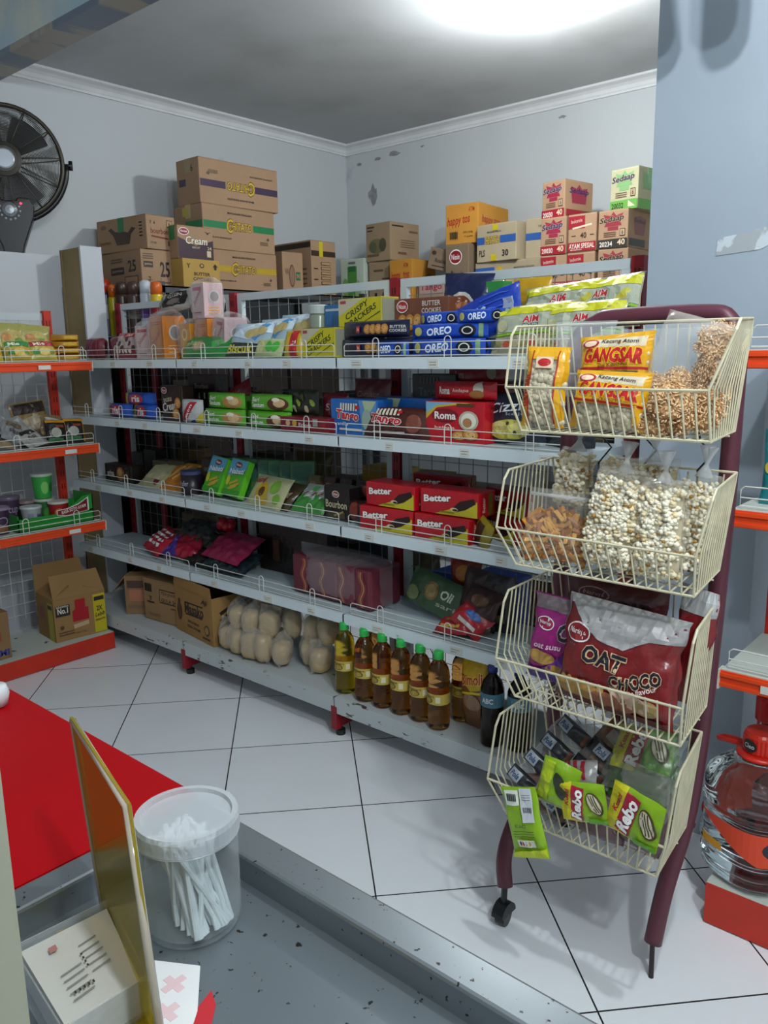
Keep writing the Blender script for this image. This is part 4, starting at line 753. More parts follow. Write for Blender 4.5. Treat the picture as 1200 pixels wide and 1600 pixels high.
bet = [P([(-.25, -.5), (.5, -.5), (.5, .18)], '#c8bb28'), T('Better', -.2, .16, .5, .3, '#f4ece4', 5, .06, .05, '#5a0a10', .12), P([(.06, -.2), (.2, .12), (.44, .3), (.48, .1), (.3, -.2), (.14, -.34)], '#2a120e'), O(.1, -.25, .14, .18, '#d8cc90'), O(.12, -.26, .09, .1, '#3a1a12'), Q(-.02, -.38, .26, .05, '#8a7a1c')]
bside = [Q(-.2, 0, .3, .9, '#a8101c'), T('Better', -.2, 0, .5, .2, '#d8b8a8', 90), Q(.2, 0, .3, .9, '#7a5a1c')]
for k, (x, y, z, yaw, w_, lab) in enumerate([(-1.79, 2.115, 0, 2, .235, 'red snack cake box, lower one of the left front stack'), (-1.775, 2.125, .084, -2, .225, 'red snack cake box, upper one of the left front stack'), (-1.55, 2.115, 0, -1, .225, 'red snack cake box, lower one of the right front stack'), (-1.535, 2.135, .084, 1, .23, 'red snack cake box, upper one of the right front stack'),
      (-1.70, 2.285, .10, 0, .23, 'dark red snack cake box raised at the back of the third tier'), (-1.70, 2.29, .0, 0, .23, 'red snack cake box under the raised one at the back'), (-1.40, 2.22, .0, -24, .2, 'red snack cake box turned sideways right of the stacks'), (-1.38, 2.23, .084, -18, .2, 'red snack cake box turned sideways on top right of the stacks')]):
    snack_box('cake_box', lab, (x, y, S3+z), R(yaw), w_, .10 if k < 4 else .07, .082, '#b80f1e' if k < 4 else '#8a0f1a', front=bet, right=bside)
packet('cake_packet', 'yellow and brown single cake pack beside the right snack cake box stack', (-1.42, 2.10, S3), (R(-8), R(20), R(-30)), .10, .09, .04, '#8a7a1c', [Q(0, 0, .4, .8, '#3a2010')], cr=.003)

# ================================================================== fourth tier
S4 = .458
def flatbag(name, lab, x, y, z, w_, l, d, col, rz=0, tilt=-78, specs=None, cr=.012, ry=0):
    return packet(name, lab, (x, y, z+d*.5), (R(tilt), R(ry), R(rz)), w_, l, d, col, specs, cr=cr, fins='v', nu=19, nv=17)
flatbag('snack_bag', 'crumpled white and red spotted snack bag at the front left of the fourth tier', -3.30, 2.09, S4, .20, .16, .05, '#a81c30', -14, -60, [[Q(-.3+.15*i, .25-.17*j, .1, .09, '#d8d4d4', 20) for i in range(5) for j in range(4)]], ry=5)
flatbag('snack_bag', 'crumpled red and purple snack bag right of the spotted one', -3.10, 2.10, S4, .20, .17, .05, '#9a1830', 10, -62, [P([(-.5, -.5), (0, -.5), (-.3, .2)], '#3c2a80')])
flatbag('snack_bag', 'dark green snack bag lying behind the spotted one', -3.16, 2.16, S4+.04, .26, .15, .05, '#1a3a24', 6, -66, [Q(-.2, 0, .4, .12, '#7a2a2c'), Q(.2, .1, .3, .1, '#8a9a8a')])
flatbag('snack_bag', 'black olive snack bag on the dark pile', -2.98, 2.18, S4+.045, .28, .15, .05, '#1c2016', -8, -68, [Q(0, .1, .5, .08, '#5a6048', 10)])
flatbag('snack_bag', 'magenta snack bag on the right of the pile', -2.80, 2.11, S4+.03, .30, .18, .05, '#8a1440', -6, -60, None)
flatbag('snack_bag', 'dark teal snack bag under the magenta one', -2.76, 2.085, S4, .28, .15, .035, '#16282c', 4, -66, [Q(0, 0, .7, .1, '#3a5a5c')])
flatbag('snack_bag', 'black snack bag flat at the front of the pile', -2.93, 2.09, S4, .24, .13, .03, '#141414', -4, -70, None)
flatbag('snack_bag', 'dark grey snack bag at the back of the pile', -3.10, 2.20, S4+.075, .24, .12, .05, '#26282a', 4, -60, None)
t = thing('candy_bunch', 'small bright red plastic wrapped bundle on the dark pile', 'bundle', (-2.95, 2.28, S4+.135)); b = MB()
for k in range(7): b.blob((.03*math.cos(k*.9), .018*math.sin(k*.9), .026+.012*(k % 2)), .024, foil('#b01c30'), 2)
b.build('wrapper', t, smooth=True)
snack_box('snack_box', 'dark box with wire pattern behind the mesh on the fourth tier', (-2.50, 2.30, S4), R(1), .42, .05, .24, '#1c1412', front=[Q(-.25, -.1, .1, .4, '#4a2a1c')])
packet('snack_packet', 'dark brown packet standing left of the tissue pack', (-2.37, 2.25, S4), R(8), .16, .13, .05, '#3a1a18', [Q(0, .1, .4, .2, '#8a6a60')], cr=.006)
# wrapped tissue pack
t = thing('tissue_multipack', 'clear wrapped multipack of dark pink tissue packs with wavy cream stripes', 'tissue pack', (-2.11, 2.19, S4), R(-2)); b = MB(); TM = mat('#6c2736', .5, 0, .1)
for k in range(5):
    b.box(-.215+.087*k, -.131+.087*k, -.085, .085, .004, .16, TM)
b.build('tissue_block', t, bevel=.012)
b = MB(); sp = []
for k in range(4):
    for j, c in enumerate(('#a8523c', '#b8925c', '#98303c')):
        xo = -.36+.25*k+.022*j; pts = [(xo+.022*math.sin(v*9+k), -.45+.9*v) for v in [q/10 for q in range(11)]]
        sp.append(P(pts+[(x_+.014, y_) for x_, y_ in pts[::-1]], c))
print_on(b, lambda x, y, o: (x, -.0862-o, y+.082), .43, .15, sp); b.build('printed_label', t)
p_ = Pillow(.50, .19, .20, 'u', 5, .008); b = MB(); p_.body(b, film(base=.05, edge=.35)); b.build('wrapper', t, smooth=True)
packet('biscuit_packet', 'green packet with round biscuit picture and white lettering leaning on the mesh', (-1.70, 2.19, S4+.01), (R(-22), R(8), R(-8)), .26, .135, .05, '#3c5a3a', [O(.0, .05, .26, .5, '#8a7040'), O(0, .05, .18, .34, '#a89058'), T('Oli', .28, .08, .2, .26, '#d8dcc8', 0, .05, .1), T('sari', .3, -.2, .3, .12, '#b8bca8'), O(-.34, -.2, .3, .4, '#7a8a5c')], cr=.006)
packet('snack_packet', 'orange red packet behind the green biscuit packet', (-1.60, 2.28, S4+.08), (R(-10), R(-6), 0), .14, .12, .04, '#8a3018', [O(0, .1, .5, .5, '#b8742c')], cr=.006, fins='v')
for k, (x, y, z, c, w_, h, rx, ry, lab) in enumerate([(-1.50, 2.19, 0, '#2c1a18', .16, .20, -10, 6, 'dark brown snack pouch in the pile at the right end, left one'), (-1.42, 2.20, 0, '#241c1c', .15, .19, -6, -5, 'dark brown snack pouch in the pile at the right end, right one'), (-1.47, 2.12, .02, '#3a1c1a', .14, .14, -30, 12, 'brown packet sloping in front of the dark pouches'), (-1.48, 2.09, .03, '#a01c24', .13, .09, -40, 30, 'red and blue packet sloping in front of the pile'), (-1.52, 2.07, 0, '#a0202a', .14, .08, -62, -8, 'bright red packet lying at the very front by the rail')]):
    packet('snack_packet', lab, (x, y, S4+z), (R(rx), R(ry), 0), w_, h, .04, c, [O(0, .15, .5, .3, ['#5a3a2a', '#4a3428', '#6b4a34', '#2a5a9a', '#8a7a3a'][k]), Q(0, -.25, .6, .14, ['#8a7048', '#6a5a3c', '#9a8a60', '#c8c0b8', '#c8a03a'][k])], cr=.007, fins='v')

# ================================================================== base tier
SB0 = .1575
def flap_box(name, lab, loc, rz, w_, d, h, flaps, front, right=None, body='#a5845c', left=None):
    """open carton: four walls with thickness, bottom, and bent flaps [(side, length, angle)]"""
    t = thing(name, lab, 'carton', loc, rz); k = mat(body, .85, 0, .07, 5, .2); th = .004
    b = MB(); b.box(-w_/2, w_/2, -d/2, -d/2+th, 0, h, k); b.box(-w_/2, w_/2, d/2-th, d/2, 0, h, k); b.box(-w_/2, -w_/2+th, -d/2+th, d/2-th, 0, h, k); b.box(w_/2-th, w_/2, -d/2+th, d/2-th, 0, h, k); b.box(-w_/2+th, w_/2-th, -d/2+th, d/2-th, 0, th, k)
    b.build('carton_body', t)
    for side, L_, ang in flaps:
        a = R(ang); dz, do = L_*math.sin(a), L_*math.cos(a); b = MB()   # angle up from outward horizontal
        if side == 'front': q = [(-w_/2, -d/2, h), (w_/2, -d/2, h), (w_/2-.01, -d/2-do, h+dz), (-w_/2+.01, -d/2-do, h+dz)]
        elif side == 'back': q = [(w_/2, d/2, h), (-w_/2, d/2, h), (-w_/2+.01, d/2+do, h+dz), (w_/2-.01, d/2+do, h+dz)]
        elif side == 'right': q = [(w_/2, -d/2, h), (w_/2, d/2, h), (w_/2+do, d/2-.01, h+dz), (w_/2+do, -d/2+.01, h+dz)]
        else: q = [(-w_/2, d/2, h), (-w_/2, -d/2, h), (-w_/2-do, -d/2+.01, h+dz), (-w_/2-do, d/2-.01, h+dz)]
        b.slab(q, .003, k); b.build('flap', t)
    g = MB()
    for kk, sp in (('front', front), ('right', right), ('left', left)):
        if sp: fw_, fh_ = face_size(kk, w_, d, h); print_on(g, face_fn(kk, w_, d, h), fw_*.98, fh_*.98, sp)
    if g.v: g.build('printed_label', t)
    return t
flap_box('carton', 'open kraft carton with pinkish print at the left end of the grey base', (-3.43, 2.17, SB0), R(38), .19, .22, .19, [('left', .1, -50), ('back', .09, 50), ('front', .05, 170)], [Q(0, .3, .9, .2, '#4a3028'), Q(0, .0, .8, .3, '#a8684c'), Q(0, -.3, .9, .1, '#7a5a40'), T('PINE', .2, 0, .4, .16, '#8a3a2c')], right=[Q(0, .3, .9, .2, '#4a3028'), Q(0, .0, .8, .4, '#a8684c'), Q(.1, .05, .4, .2, '#c08a6c'), T('ABC', .1, .05, .3, .12, '#8a3a2c'), Q(0, -.36, .9, .12, '#7a4a30')], body='#8a6c4a')
carton('carton', 'kraft carton with boxed dark print between the open carton and the tan seasoning carton', (-3.19, 2.17, SB0), R(4), .27, .22, .20, body='#957652', front=[Q(-.36, .3, .2, .2, INK), Q(.2, .15, .5, .34, INK), Q(.2, .15, .47, .29, '#957652'), T('TEH JAWA', .2, .22, .4, .1, INK), T('GULA 24', .2, .06, .4, .1, INK), Q(-.3, -.05, .2, .04, INK), T('Y', -.3, .05, .1, .12, INK), T('ISI 24 PCS', -.2, -.35, .3, .07, '#6b543e'), Q(.35, -.1, .2, .02, INK)], cat='carton')
flap_box('carton', 'tan seasoning carton with torn open top holding a crumpled clear bag', (-2.88, 2.15, SB0), R(-8), .34, .24, .215, [('front', .045, 90), ('left', .045, 85), ('back', .045, 100)], [T('Masako', .02, .1, .52, .24, INK, 3, .05, .1), Q(.02, .22, .5, .03, INK, 3), Q(.02, -.03, .46, .035, INK, 3), O(-.38, -.05, .14, .4, '#4a3020'), O(-.38, .18, .06, .12, '#4a3020'), T('BRONJOR', 0, -.2, .3, .07, INK), T('RASA AYAM', 0, -.3, .34, .06, INK), O(.36, -.22, .13, .22, INK), O(.36, -.22, .1, .17, '#9c7848'), T('Aji', .32, .36, .16, .14, INK, 0, .03, .2), Q(.34, -.4, .2, .03, INK)], body='#9c7848', right=[[Q(0, .38-.16*i, .8, .08, INK, 30) for i in range(6)]])
t = thing('plastic_bag', 'crumpled clear plastic bag sticking out of the tan seasoning carton', 'plastic bag', (-2.685, 2.20, SB0+.12), (0, R(14), 0)); p_ = Pillow(.15, .13, .10, 'v', 12, .02); b = MB(); p_.body(b, film('#dfe6e8', .12, .6)); b.build('film', t, smooth=True)
# wrapped beige blocks
BEI = mat('#b59c74', .35, 0, .1, 8, .5, 0, .5, 30)
def superblob(mb, sx, sy, sz, mt, e=4, seed=0, nz=.004):
    vs, fs = ICO[3]; out = []
    for p in vs:
        q = Vector(p); n_ = (abs(q.x)**e+abs(q.y)**e+abs(q.z)**e)**(-1/e); q = q*n_
        k = 1+noise.noise(q*1.8+Vector((seed*3.1, 0, 0)))*.09
        out.append((q.x*sx*k, q.y*sy*k, (q.z*k+1)*sz))
    return mb.add(out, fs, mt)
blk = []
BLN = ['right of the front row in the heap', 'second row at the left', 'second row in the middle', 'second row at the right', 'upper layer, leftmost', 'upper layer, second from the left', 'upper layer, third from the left', 'upper layer, rightmost of the big heap', 'nearest the yellow oil bottle', 'between the big heap and the yellow oil bottle', 'resting above the one between heap and oil', 'third layer at the left', 'third layer at the right', 'raised just behind the yellow oil bottle']
BG = 'plastic wrapped beige blocks on the base tier'
bl_pos = [(-2.665, 2.04, 0), (-2.585, 2.03, 0), (-2.50, 2.025, 0), (-2.425, 2.03, 0), (-2.35, 2.06, 0), (-2.64, 2.10, .0), (-2.545, 2.12, 0), (-2.45, 2.12, 0), (-2.62, 2.07, .092), (-2.53, 2.06, .09), (-2.44, 2.07, .09), (-2.36, 2.13, .085), (-2.17, 2.10, 0), (-2.26, 2.14, 0), (-2.27, 2.16, .085), (-2.575, 2.16, .125), (-2.46, 2.17, .125), (-2.17, 2.15, .1)]
for k, (x, y, z) in enumerate(bl_pos):
    if k < 4:
        t = thing('wrapped_block', 'beige block in clear wrap, front row of the heap, '+['leftmost', 'second from left', 'third from left', 'rightmost'][k], 'wrapped block', (x, y, SB0+z), (0, R([8, -4, 3, -6][k]), R([15, -10, 8, -20][k])), BG)
        b = MB(); superblob(b, .042, .036, .048+.003*k, BEI, 3.4, k); bb = b.build('block', t, smooth=True)
        p_ = Pillow(.095, .135, .085, 'v', 30+k, .006, fin=.86); b = MB(); p_.body(b, film('#eee8dc', .10, .5)); b.build('wrap', t, smooth=True)
        blk.append(t)
    else:
        dup(blk[k % 4], (x, y, SB0+z), (R(-4), R([6, -8, 4, -5, 10][k % 5]), R([20, -30, 75, 130, -60][k % 5])), 'beige block in clear wrap, '+BLN[k-4])
# oil bottles
def oil_bottle(col):
    t = thing('oil_bottle', '', 'bottle', (0, 0, 0)); prof = []
    for k in range(27):
        z = .205*k/26; prof.append((.0375+.0010*math.sin(k*2.4) if 2 < k < 25 and not 10 < k < 16 else .0372, z))
    prof[0] = (.032, 0); prof[1] = (.0365, .006)
    prof += [(.0355, .215), (.031, .23), (.024, .243), (.0165, .252), (.0145, .258), (.0145, .262)]
    b = MB(); b.lathe(prof, liquid(col, 1.36, .05, 'cooking_oil'), 28); b.build('bottle_body', t, smooth=True)
    b = MB(); b.lathe([(.0165, .262), (.0175, .264), (.0175, .283), (.015, .288), (.001, .289)], mat('#2bb04a', .35, 0, .05), 20); b.lathe([(.0185, .2595), (.0185, .2635)], mat('#2bb04a', .35, 0, .05), 20); b.build('cap', t, smooth=True)
    b = MB(); r_ = .0390
    b.lathe([(r_, .098), (r_, .138)], mat('#c2ac4c', .5, 0, .05), 28, cap=False)
    print_on(b, lambda x, y, o: ((r_+o)*math.sin(x/r_), -(r_+o)*math.cos(x/r_), y+.118), .11, .038, [O(.02, -.1, .34, .6, '#3a3418'), O(.02, -.1, .28, .5, '#a88a30'), T('Hemart', .0, .3, .5, .22, '#4a3a14', 0, .03, .2), Q(-.36, 0, .12, .5, '#8a7a2c'), Q(.36, 0, .14, .6, '#ddd6b0')]); b.build('printed_label', t)
    return t
ob = oil_bottle('#f2d238'); ob.location = (-1.972, 2.035, SB0); ob['label'] = 'bottle of bright yellow oil with green cap, leftmost of the oil bottles'
ob2 = oil_bottle('#e6a455'); ob2.location = (-1.868, 2.03, SB0); ob2['label'] = 'bottle of amber oil with green cap, first to the right of the yellow one'; ob2['group'] = 'amber oil bottles'
for x, y, lab in [(-1.783, 2.03, 'second'), (-1.697, 2.03, 'third'), (-1.612, 2.03, 'fourth'), (-1.527, 2.02, 'fifth')]:
    dup(ob2, (x, y, SB0), random.uniform(-.5, .3), 'amber oil bottle with green cap in front, %s right of the yellow one' % lab)
dup(ob2, (-1.50, 2.12, SB0), .2, 'bottle of amber oil standing behind the nearest amber one')
dup(ob2, (-1.90, 2.13, SB0), .2, 'bottle of amber oil standing behind the first two of the front row')
for o in C.objects:
    if o.name.startswith('oil_bottle'): o.scale = (1, 1, .935)
t = thing('oil_pouch', 'yellow topped cooking oil pouch standing right of the bottles', 'pouch', (-1.415, 2.09, SB0), R(-8)); p_ = Pillow(.125, .275, .075, 'v', 77, .005, fin=.9); b = MB(); p_.body(b, foil('#7a4a1e')); b.build('wrapper', t, smooth=True)
p_.prt([P([(-.5, .5), (.5, .5), (.5, .1), (0, .02), (-.5, .16)], '#c9a01c'), T('Bimoli', .0, .17, .8, .14, '#b0301c', 14, .05, .2, '#e8d060', .1), O(0, -.12, .7, .2, '#9a7a5a'), Q(0, .0, .9, .03, '#e0c020', 12)]).build('printed_label', t)
t = thing('sauce_bottle', 'dark soy sauce bottle with blue cap and small blue label right of the oil pouch', 'bottle', (-1.325, 2.035, SB0)); b = MB(); b.lathe([(.034, 0), (.038, .006), (.038, .19), (.03, .215), (.014, .235), (.014, .243)], liquid('#5a4020', 1.36, .05), 24); b.build('bottle_body', t, smooth=True)
b = MB(); b.lathe([(.0165, .243), (.0165, .262), (.012, .268)], mat('#1c2a6a', .4), 18); b.build('cap', t, smooth=True)
b = MB(); b.lathe([(.0385, .135), (.0385, .18)], mat('#4a7a8c', .45), 24, cap=False); print_on(b, lambda x, y, o: ((.0386+o)*math.sin(x/.0386), -(.0386+o)*math.cos(x/.0386), y+.1575), .11, .044, [Q(.05, 0, .5, .6, '#22384c'), T('ABC', .05, 0, .34, .4, '#e0e4e8', 0, .05)]); b.build('printed_label', t)
t = dup(t, (-1.24, 2.06, SB0), .3, 'dark soy sauce bottle with blue cap mostly hidden behind the wire baskets')

# ================================================================== left orange shelving goods
def LX(y, x=-3.5): return (x, y)
nd = lambda c: [Q(0, .3, .9, .24, c), T('Mie', -.15, .3, .4, .16, '#f0e4c8', 0, .05), O(.1, -.1, .7, .5, '#c9a040'), O(.0, -.1, .5, .36, '#d8c060'), O(.25, -.15, .2, .2, '#6a8a3a'), Q(-.3, -.1, .2, .2, '#3a8a4a')]
for k, (y, x, z, w_, h, c, rx, lab) in enumerate([(1.40, -3.52, 0, .13, .09, '#b83028', -20, 'red and yellow noodle packet at the far left of the top orange shelf'), (1.53, -3.52, 0, .13, .09, '#c9b03a', -20, 'noodle packet with dark red corner left of the green topped one'), (1.66, -3.51, 0, .12, .095, '#b8a03a', -20, 'noodle packet in the middle of the front row of the top orange shelf'), (1.775, -3.515, 0, .13, .095, '#b7ad4a', -20, 'green and yellow noodle packet left of the stacked amber packs')]):
    packet('noodle_packet', lab, (x, y, 1.376+z), (R(rx), 0, R(90+3*k-4)), w_, h, .04, c, nd(['#a01c28', '#8a1c28', '#2f8a4a', '#a8283a'][k]), cr=.005)
for k in range(4):
    packet('noodle_packet', ['bottom', 'second', 'third', 'topmost'][k]+' of the amber noodle packs stacked at the shelf end', (-3.545, 1.89, 1.378+.029*k), (0, 0, R(88+4*(k % 2))), .13, .030, .11, '#b8801c', [Q(0, 0, .5, .5, '#c9a030')], cr=.003)
for k, y in enumerate((1.42, 1.57, 1.70, 1.80)):
    packet('noodle_bag', 'pale yellow green noodle bag leaning on the mesh, '+['leftmost', 'second', 'third', 'rightmost'][k], (-3.66, y, 1.376), (R(-8), R(3*k-4), R(90)), .16, .19-.01*k, .06, '#a8a35c', [O(0, .05, .7, .5, '#c2b26a'), O(.15, -.05, .3, .3, '#8aa04a'), O(-.2, .1, .3, .2, '#c88a4a')], cr=.007, fins='v')
for k in range(9):
    y = 1.40+.05*k; packet('seasoning_sachet', ['silver grey sachet at the far left of the middle orange shelf', 'silver grey sachet second from left on the middle shelf', 'creased silver sachet lying in front', 'tan and white sachet leaning up', 'silver sachet with black corner', 'silver sachet in the middle of the heap', 'white sachet behind the heap', 'grey sachet right of the heap', 'tan sachet nearest the black packs'][k],
           (-3.50-.03*(k % 3), y, 1.001+.012*(k % 3)), (R(-35-8*(k % 4)), R(-20+11*(k % 5)), R(90+14*math.sin(k*2.3))), .11, .12, .02, ['#8e8f8c', '#7c7c78', '#9a9a98', '#a08a6a', '#86888a', '#959694', '#a9a6a0', '#77746c', '#8a7450'][k], [Q(0, .2, .7, .2, ['#2a2624', '#6a5a40', '#b8b8b4'][k % 3]), T('sasa', 0, -.1, .4, .14, '#3a3430')], cr=.009, fins='v')
packet('seasoning_bag', 'tall brown and tan printed pouch standing at the back of the middle orange shelf', (-3.62, 1.75, 1.001), (R(-8), R(-6), R(90)), .17, .20, .04, '#8a7040', [Q(0, .35, .9, .24, '#2a1c14'), P([(-.4, -.4), (.4, -.4), (.2, .2), (-.3, .1)], '#a89a80'), O(.2, 0, .4, .3, '#b8a890')], cr=.007, fins='v')
for k, y in enumerate((1.80, 1.885)):
    packet('noodle_packet', ['black packet with yellow edge, left of the pair at the shelf end', 'black packet with yellow edge, right of the pair at the shelf end'][k], (-3.52, y, 1.001), (R(-16), R(4), R(90)), .10, .115, .04, '#1e1a16', [Q(0, .42, .95, .12, '#c9901c'), Q(.44, 0, .1, .9, '#c9901c'), O(-.1, -.05, .5, .4, '#a8a89c'), Q(-.1, -.34, .7, .14, '#3a7a4a'), Q(.1, .2, .4, .1, '#8a3a20')], cr=.004, fins='v')
# green display tray with cups
t = thing('display_tray', 'green cardboard display tray with RASA SOTO AYAM banner on the lower orange shelf', 'display tray', (-3.565, 1.75, .636), R(90)); GRN = mat('#1f8a2c', .5, 0, .05); b = MB()
b.box(-.18, .18, -.07, -.066, 0, .058, GRN); b.prism([(.02, .05), (.18, .05), (.18, .128), (.13, .122), (.06, .075)], -.07, -.066, GRN, 'y')
b.box(-.18, -.176, -.07, .1, 0, .075, GRN); b.box(.176, .18, -.07, .1, 0, .128, GRN); b.box(-.18, .18, .096, .1, 0, .09, GRN); b.box(-.18, .18, -.07, .1, 0, .003, GRN); b.build('tray_body', t)
b = MB(); fn = lambda x, y, o: (x, -.07-o, y+.064); print_on(b, fn, .36, .128, [P([(.0, -.1), (.12, -.17), (.44, -.08), (.44, .42), (.30, .22), (.14, .1), (0, .08)], '#d8d8d0'), P([(.01, -.09), (.13, -.15), (.42, -.07), (.42, .36), (.30, .18), (.14, .07), (.01, .06)], '#7a1420'), T('RASA SOTO AYAM', .23, .04, .34, .12, '#e0d8cc', 9, .04, .1), T('MIE INSTAN DALAM CUP KEMASAN', -.05, -.36, .5, .05, '#b8d8b0')]); b.build('printed_label', t)
def cup(lab, x, y, z, r, h, col, lid, pr, rz=90):
    t = thing('noodle_cup', lab, 'cup', (x, y, z), R(rz)); b = MB(); b.lathe([(r*.78, 0), (r*.95, h*.9)], mat(col, .4, 0, .05), 24); b.build('cup_body', t, smooth=False)
    b = MB(); b.lathe([(r*1.03, h*.9), (r*1.03, h*.96), (r, h)], mat(lid, .4, 0, 0), 24); b.build('lid', t)
    b = MB(); print_on(b, lambda xx, yy, o: ((r*(.78+.17*(yy/h+.45)/.9)+o+.001)*math.sin(xx/r), -(r*(.78+.17*(yy/h+.45)/.9)+o+.001)*math.cos(xx/r), yy+h*.45), r*2, h*.85, pr, cuts=([-r*.6, -r*.3, 0, r*.3, r*.6], [])); b.build('printed_label', t)
cup('tall green noodle cup, lower one of the stacked pair', -3.64, 1.765, .636, .047, .115, '#2c6a34', '#a8b0a4', [O(0, 0, .6, .5, '#4a8a3a')])
cup('tall green noodle cup, upper one of the stacked pair', -3.64, 1.765, .753, .047, .115, '#2f9a3c', '#b4bcb0', [O(-.1, 0, .4, .6, '#7ac060'), O(.3, 0, .3, .5, '#1c6a2a')])
cup('red and white noodle cup with blue bowl picture in the tray', -3.575, 1.80, .64, .046, .10, '#a82428', '#c4c4bc', [O(-.2, 0, .5, .6, '#c98a3c'), O(-.1, -.3, .5, .3, '#2f6ab0'), Q(.4, 0, .2, .9, '#b81c28')])
cup('white noodle cup with dark blue lettering in the tray', -3.575, 1.67, .64, .046, .095, '#a8acac', '#c0c4c4', [Q(-.25, 0, .3, .6, '#8a90a0'), T('MIE', .2, 0, .4, .3, '#1c3a7a', 80, .05)])
cup('purple noodle cup at the left edge of the lower orange shelf', -3.56, 1.515, .636, .048, .12, '#3c2440', '#8a7a90', [O(0, .05, .6, .4, '#9a8aa0'), O(0, .05, .45, .3, '#3c2440'), O(0, -.3, .7, .3, '#8a5a3a')])
cup('purple noodle cup behind the front one by the upright', -3.68, 1.62, .636, .048, .14, '#46304a', '#6a5a70', [T('cup', 0, .1, .5, .3, '#a89ab0')])
cup('dark red noodle cup behind the tray', -3.68, 1.70, .636, .044, .11, '#5a2024', '#8a7a78', [O(0, 0, .5, .5, '#7a4a2a')])
# base: open kraft box and neighbours
flap_box('carton', 'open kraft carton with red and yellow printed panels on the orange shelving base', (-3.60, 1.83, .086), R(85), .25, .20, .205, [('front', .115, 118), ('back', .13, 75), ('left', .10, 150), ('right', .10, 160)],
   [Q(-.34, .22, .28, .26, INK), T('No.1', -.34, .22, .2, .14, '#e0d8c8', 0, .04), T('INDONESIA', -.34, .32, .24, .04, '#e0d8c8'), P([(-.16, -.1), (-.16, .16), (-.1, .2), (-.1, .42), (.1, .42), (.1, .2), (.16, .2), (.16, -.1)], '#a81420'), Q(-.0, -.2, .3, .1, '#c0a080', 6), Q(.38, -.02, .24, .94, '#bfae1c'), Q(.38, .34, .2, .1, INK), T('2X', .38, .1, .12, .12, INK, 0, .05), T('Lebih', .38, -.05, .2, .1, INK, 5, .03, .3), T('Sempurna', .38, -.18, .2, .08, INK, 5, .03, .3), O(-.38, -.18, .08, .1, '#5a3a1c'), [Q(-.3, -.3-.06*i, .3, .025, '#5a4028') for i in range(2)], T('30 x 17g', -.02, -.38, .2, .05, '#5a4028')],
   left=[Q(.3, -.05, .3, .9, '#a89a1c'), Q(-.2, .1, .3, .3, '#7a3a28'), Q(.3, .3, .24, .1, INK)], body='#96744a')
carton('carton', 'kraft carton with blue lettering cut by the left photo edge on the orange base', (-3.60, 1.385, .086), R(90), .20, .2, .21, body='#8a6a48', front=[Q(.1, .0, .4, .2, '#8a4030'), T('KAMI', .2, -.36, .5, .14, '#243a8a', 0, .05)])

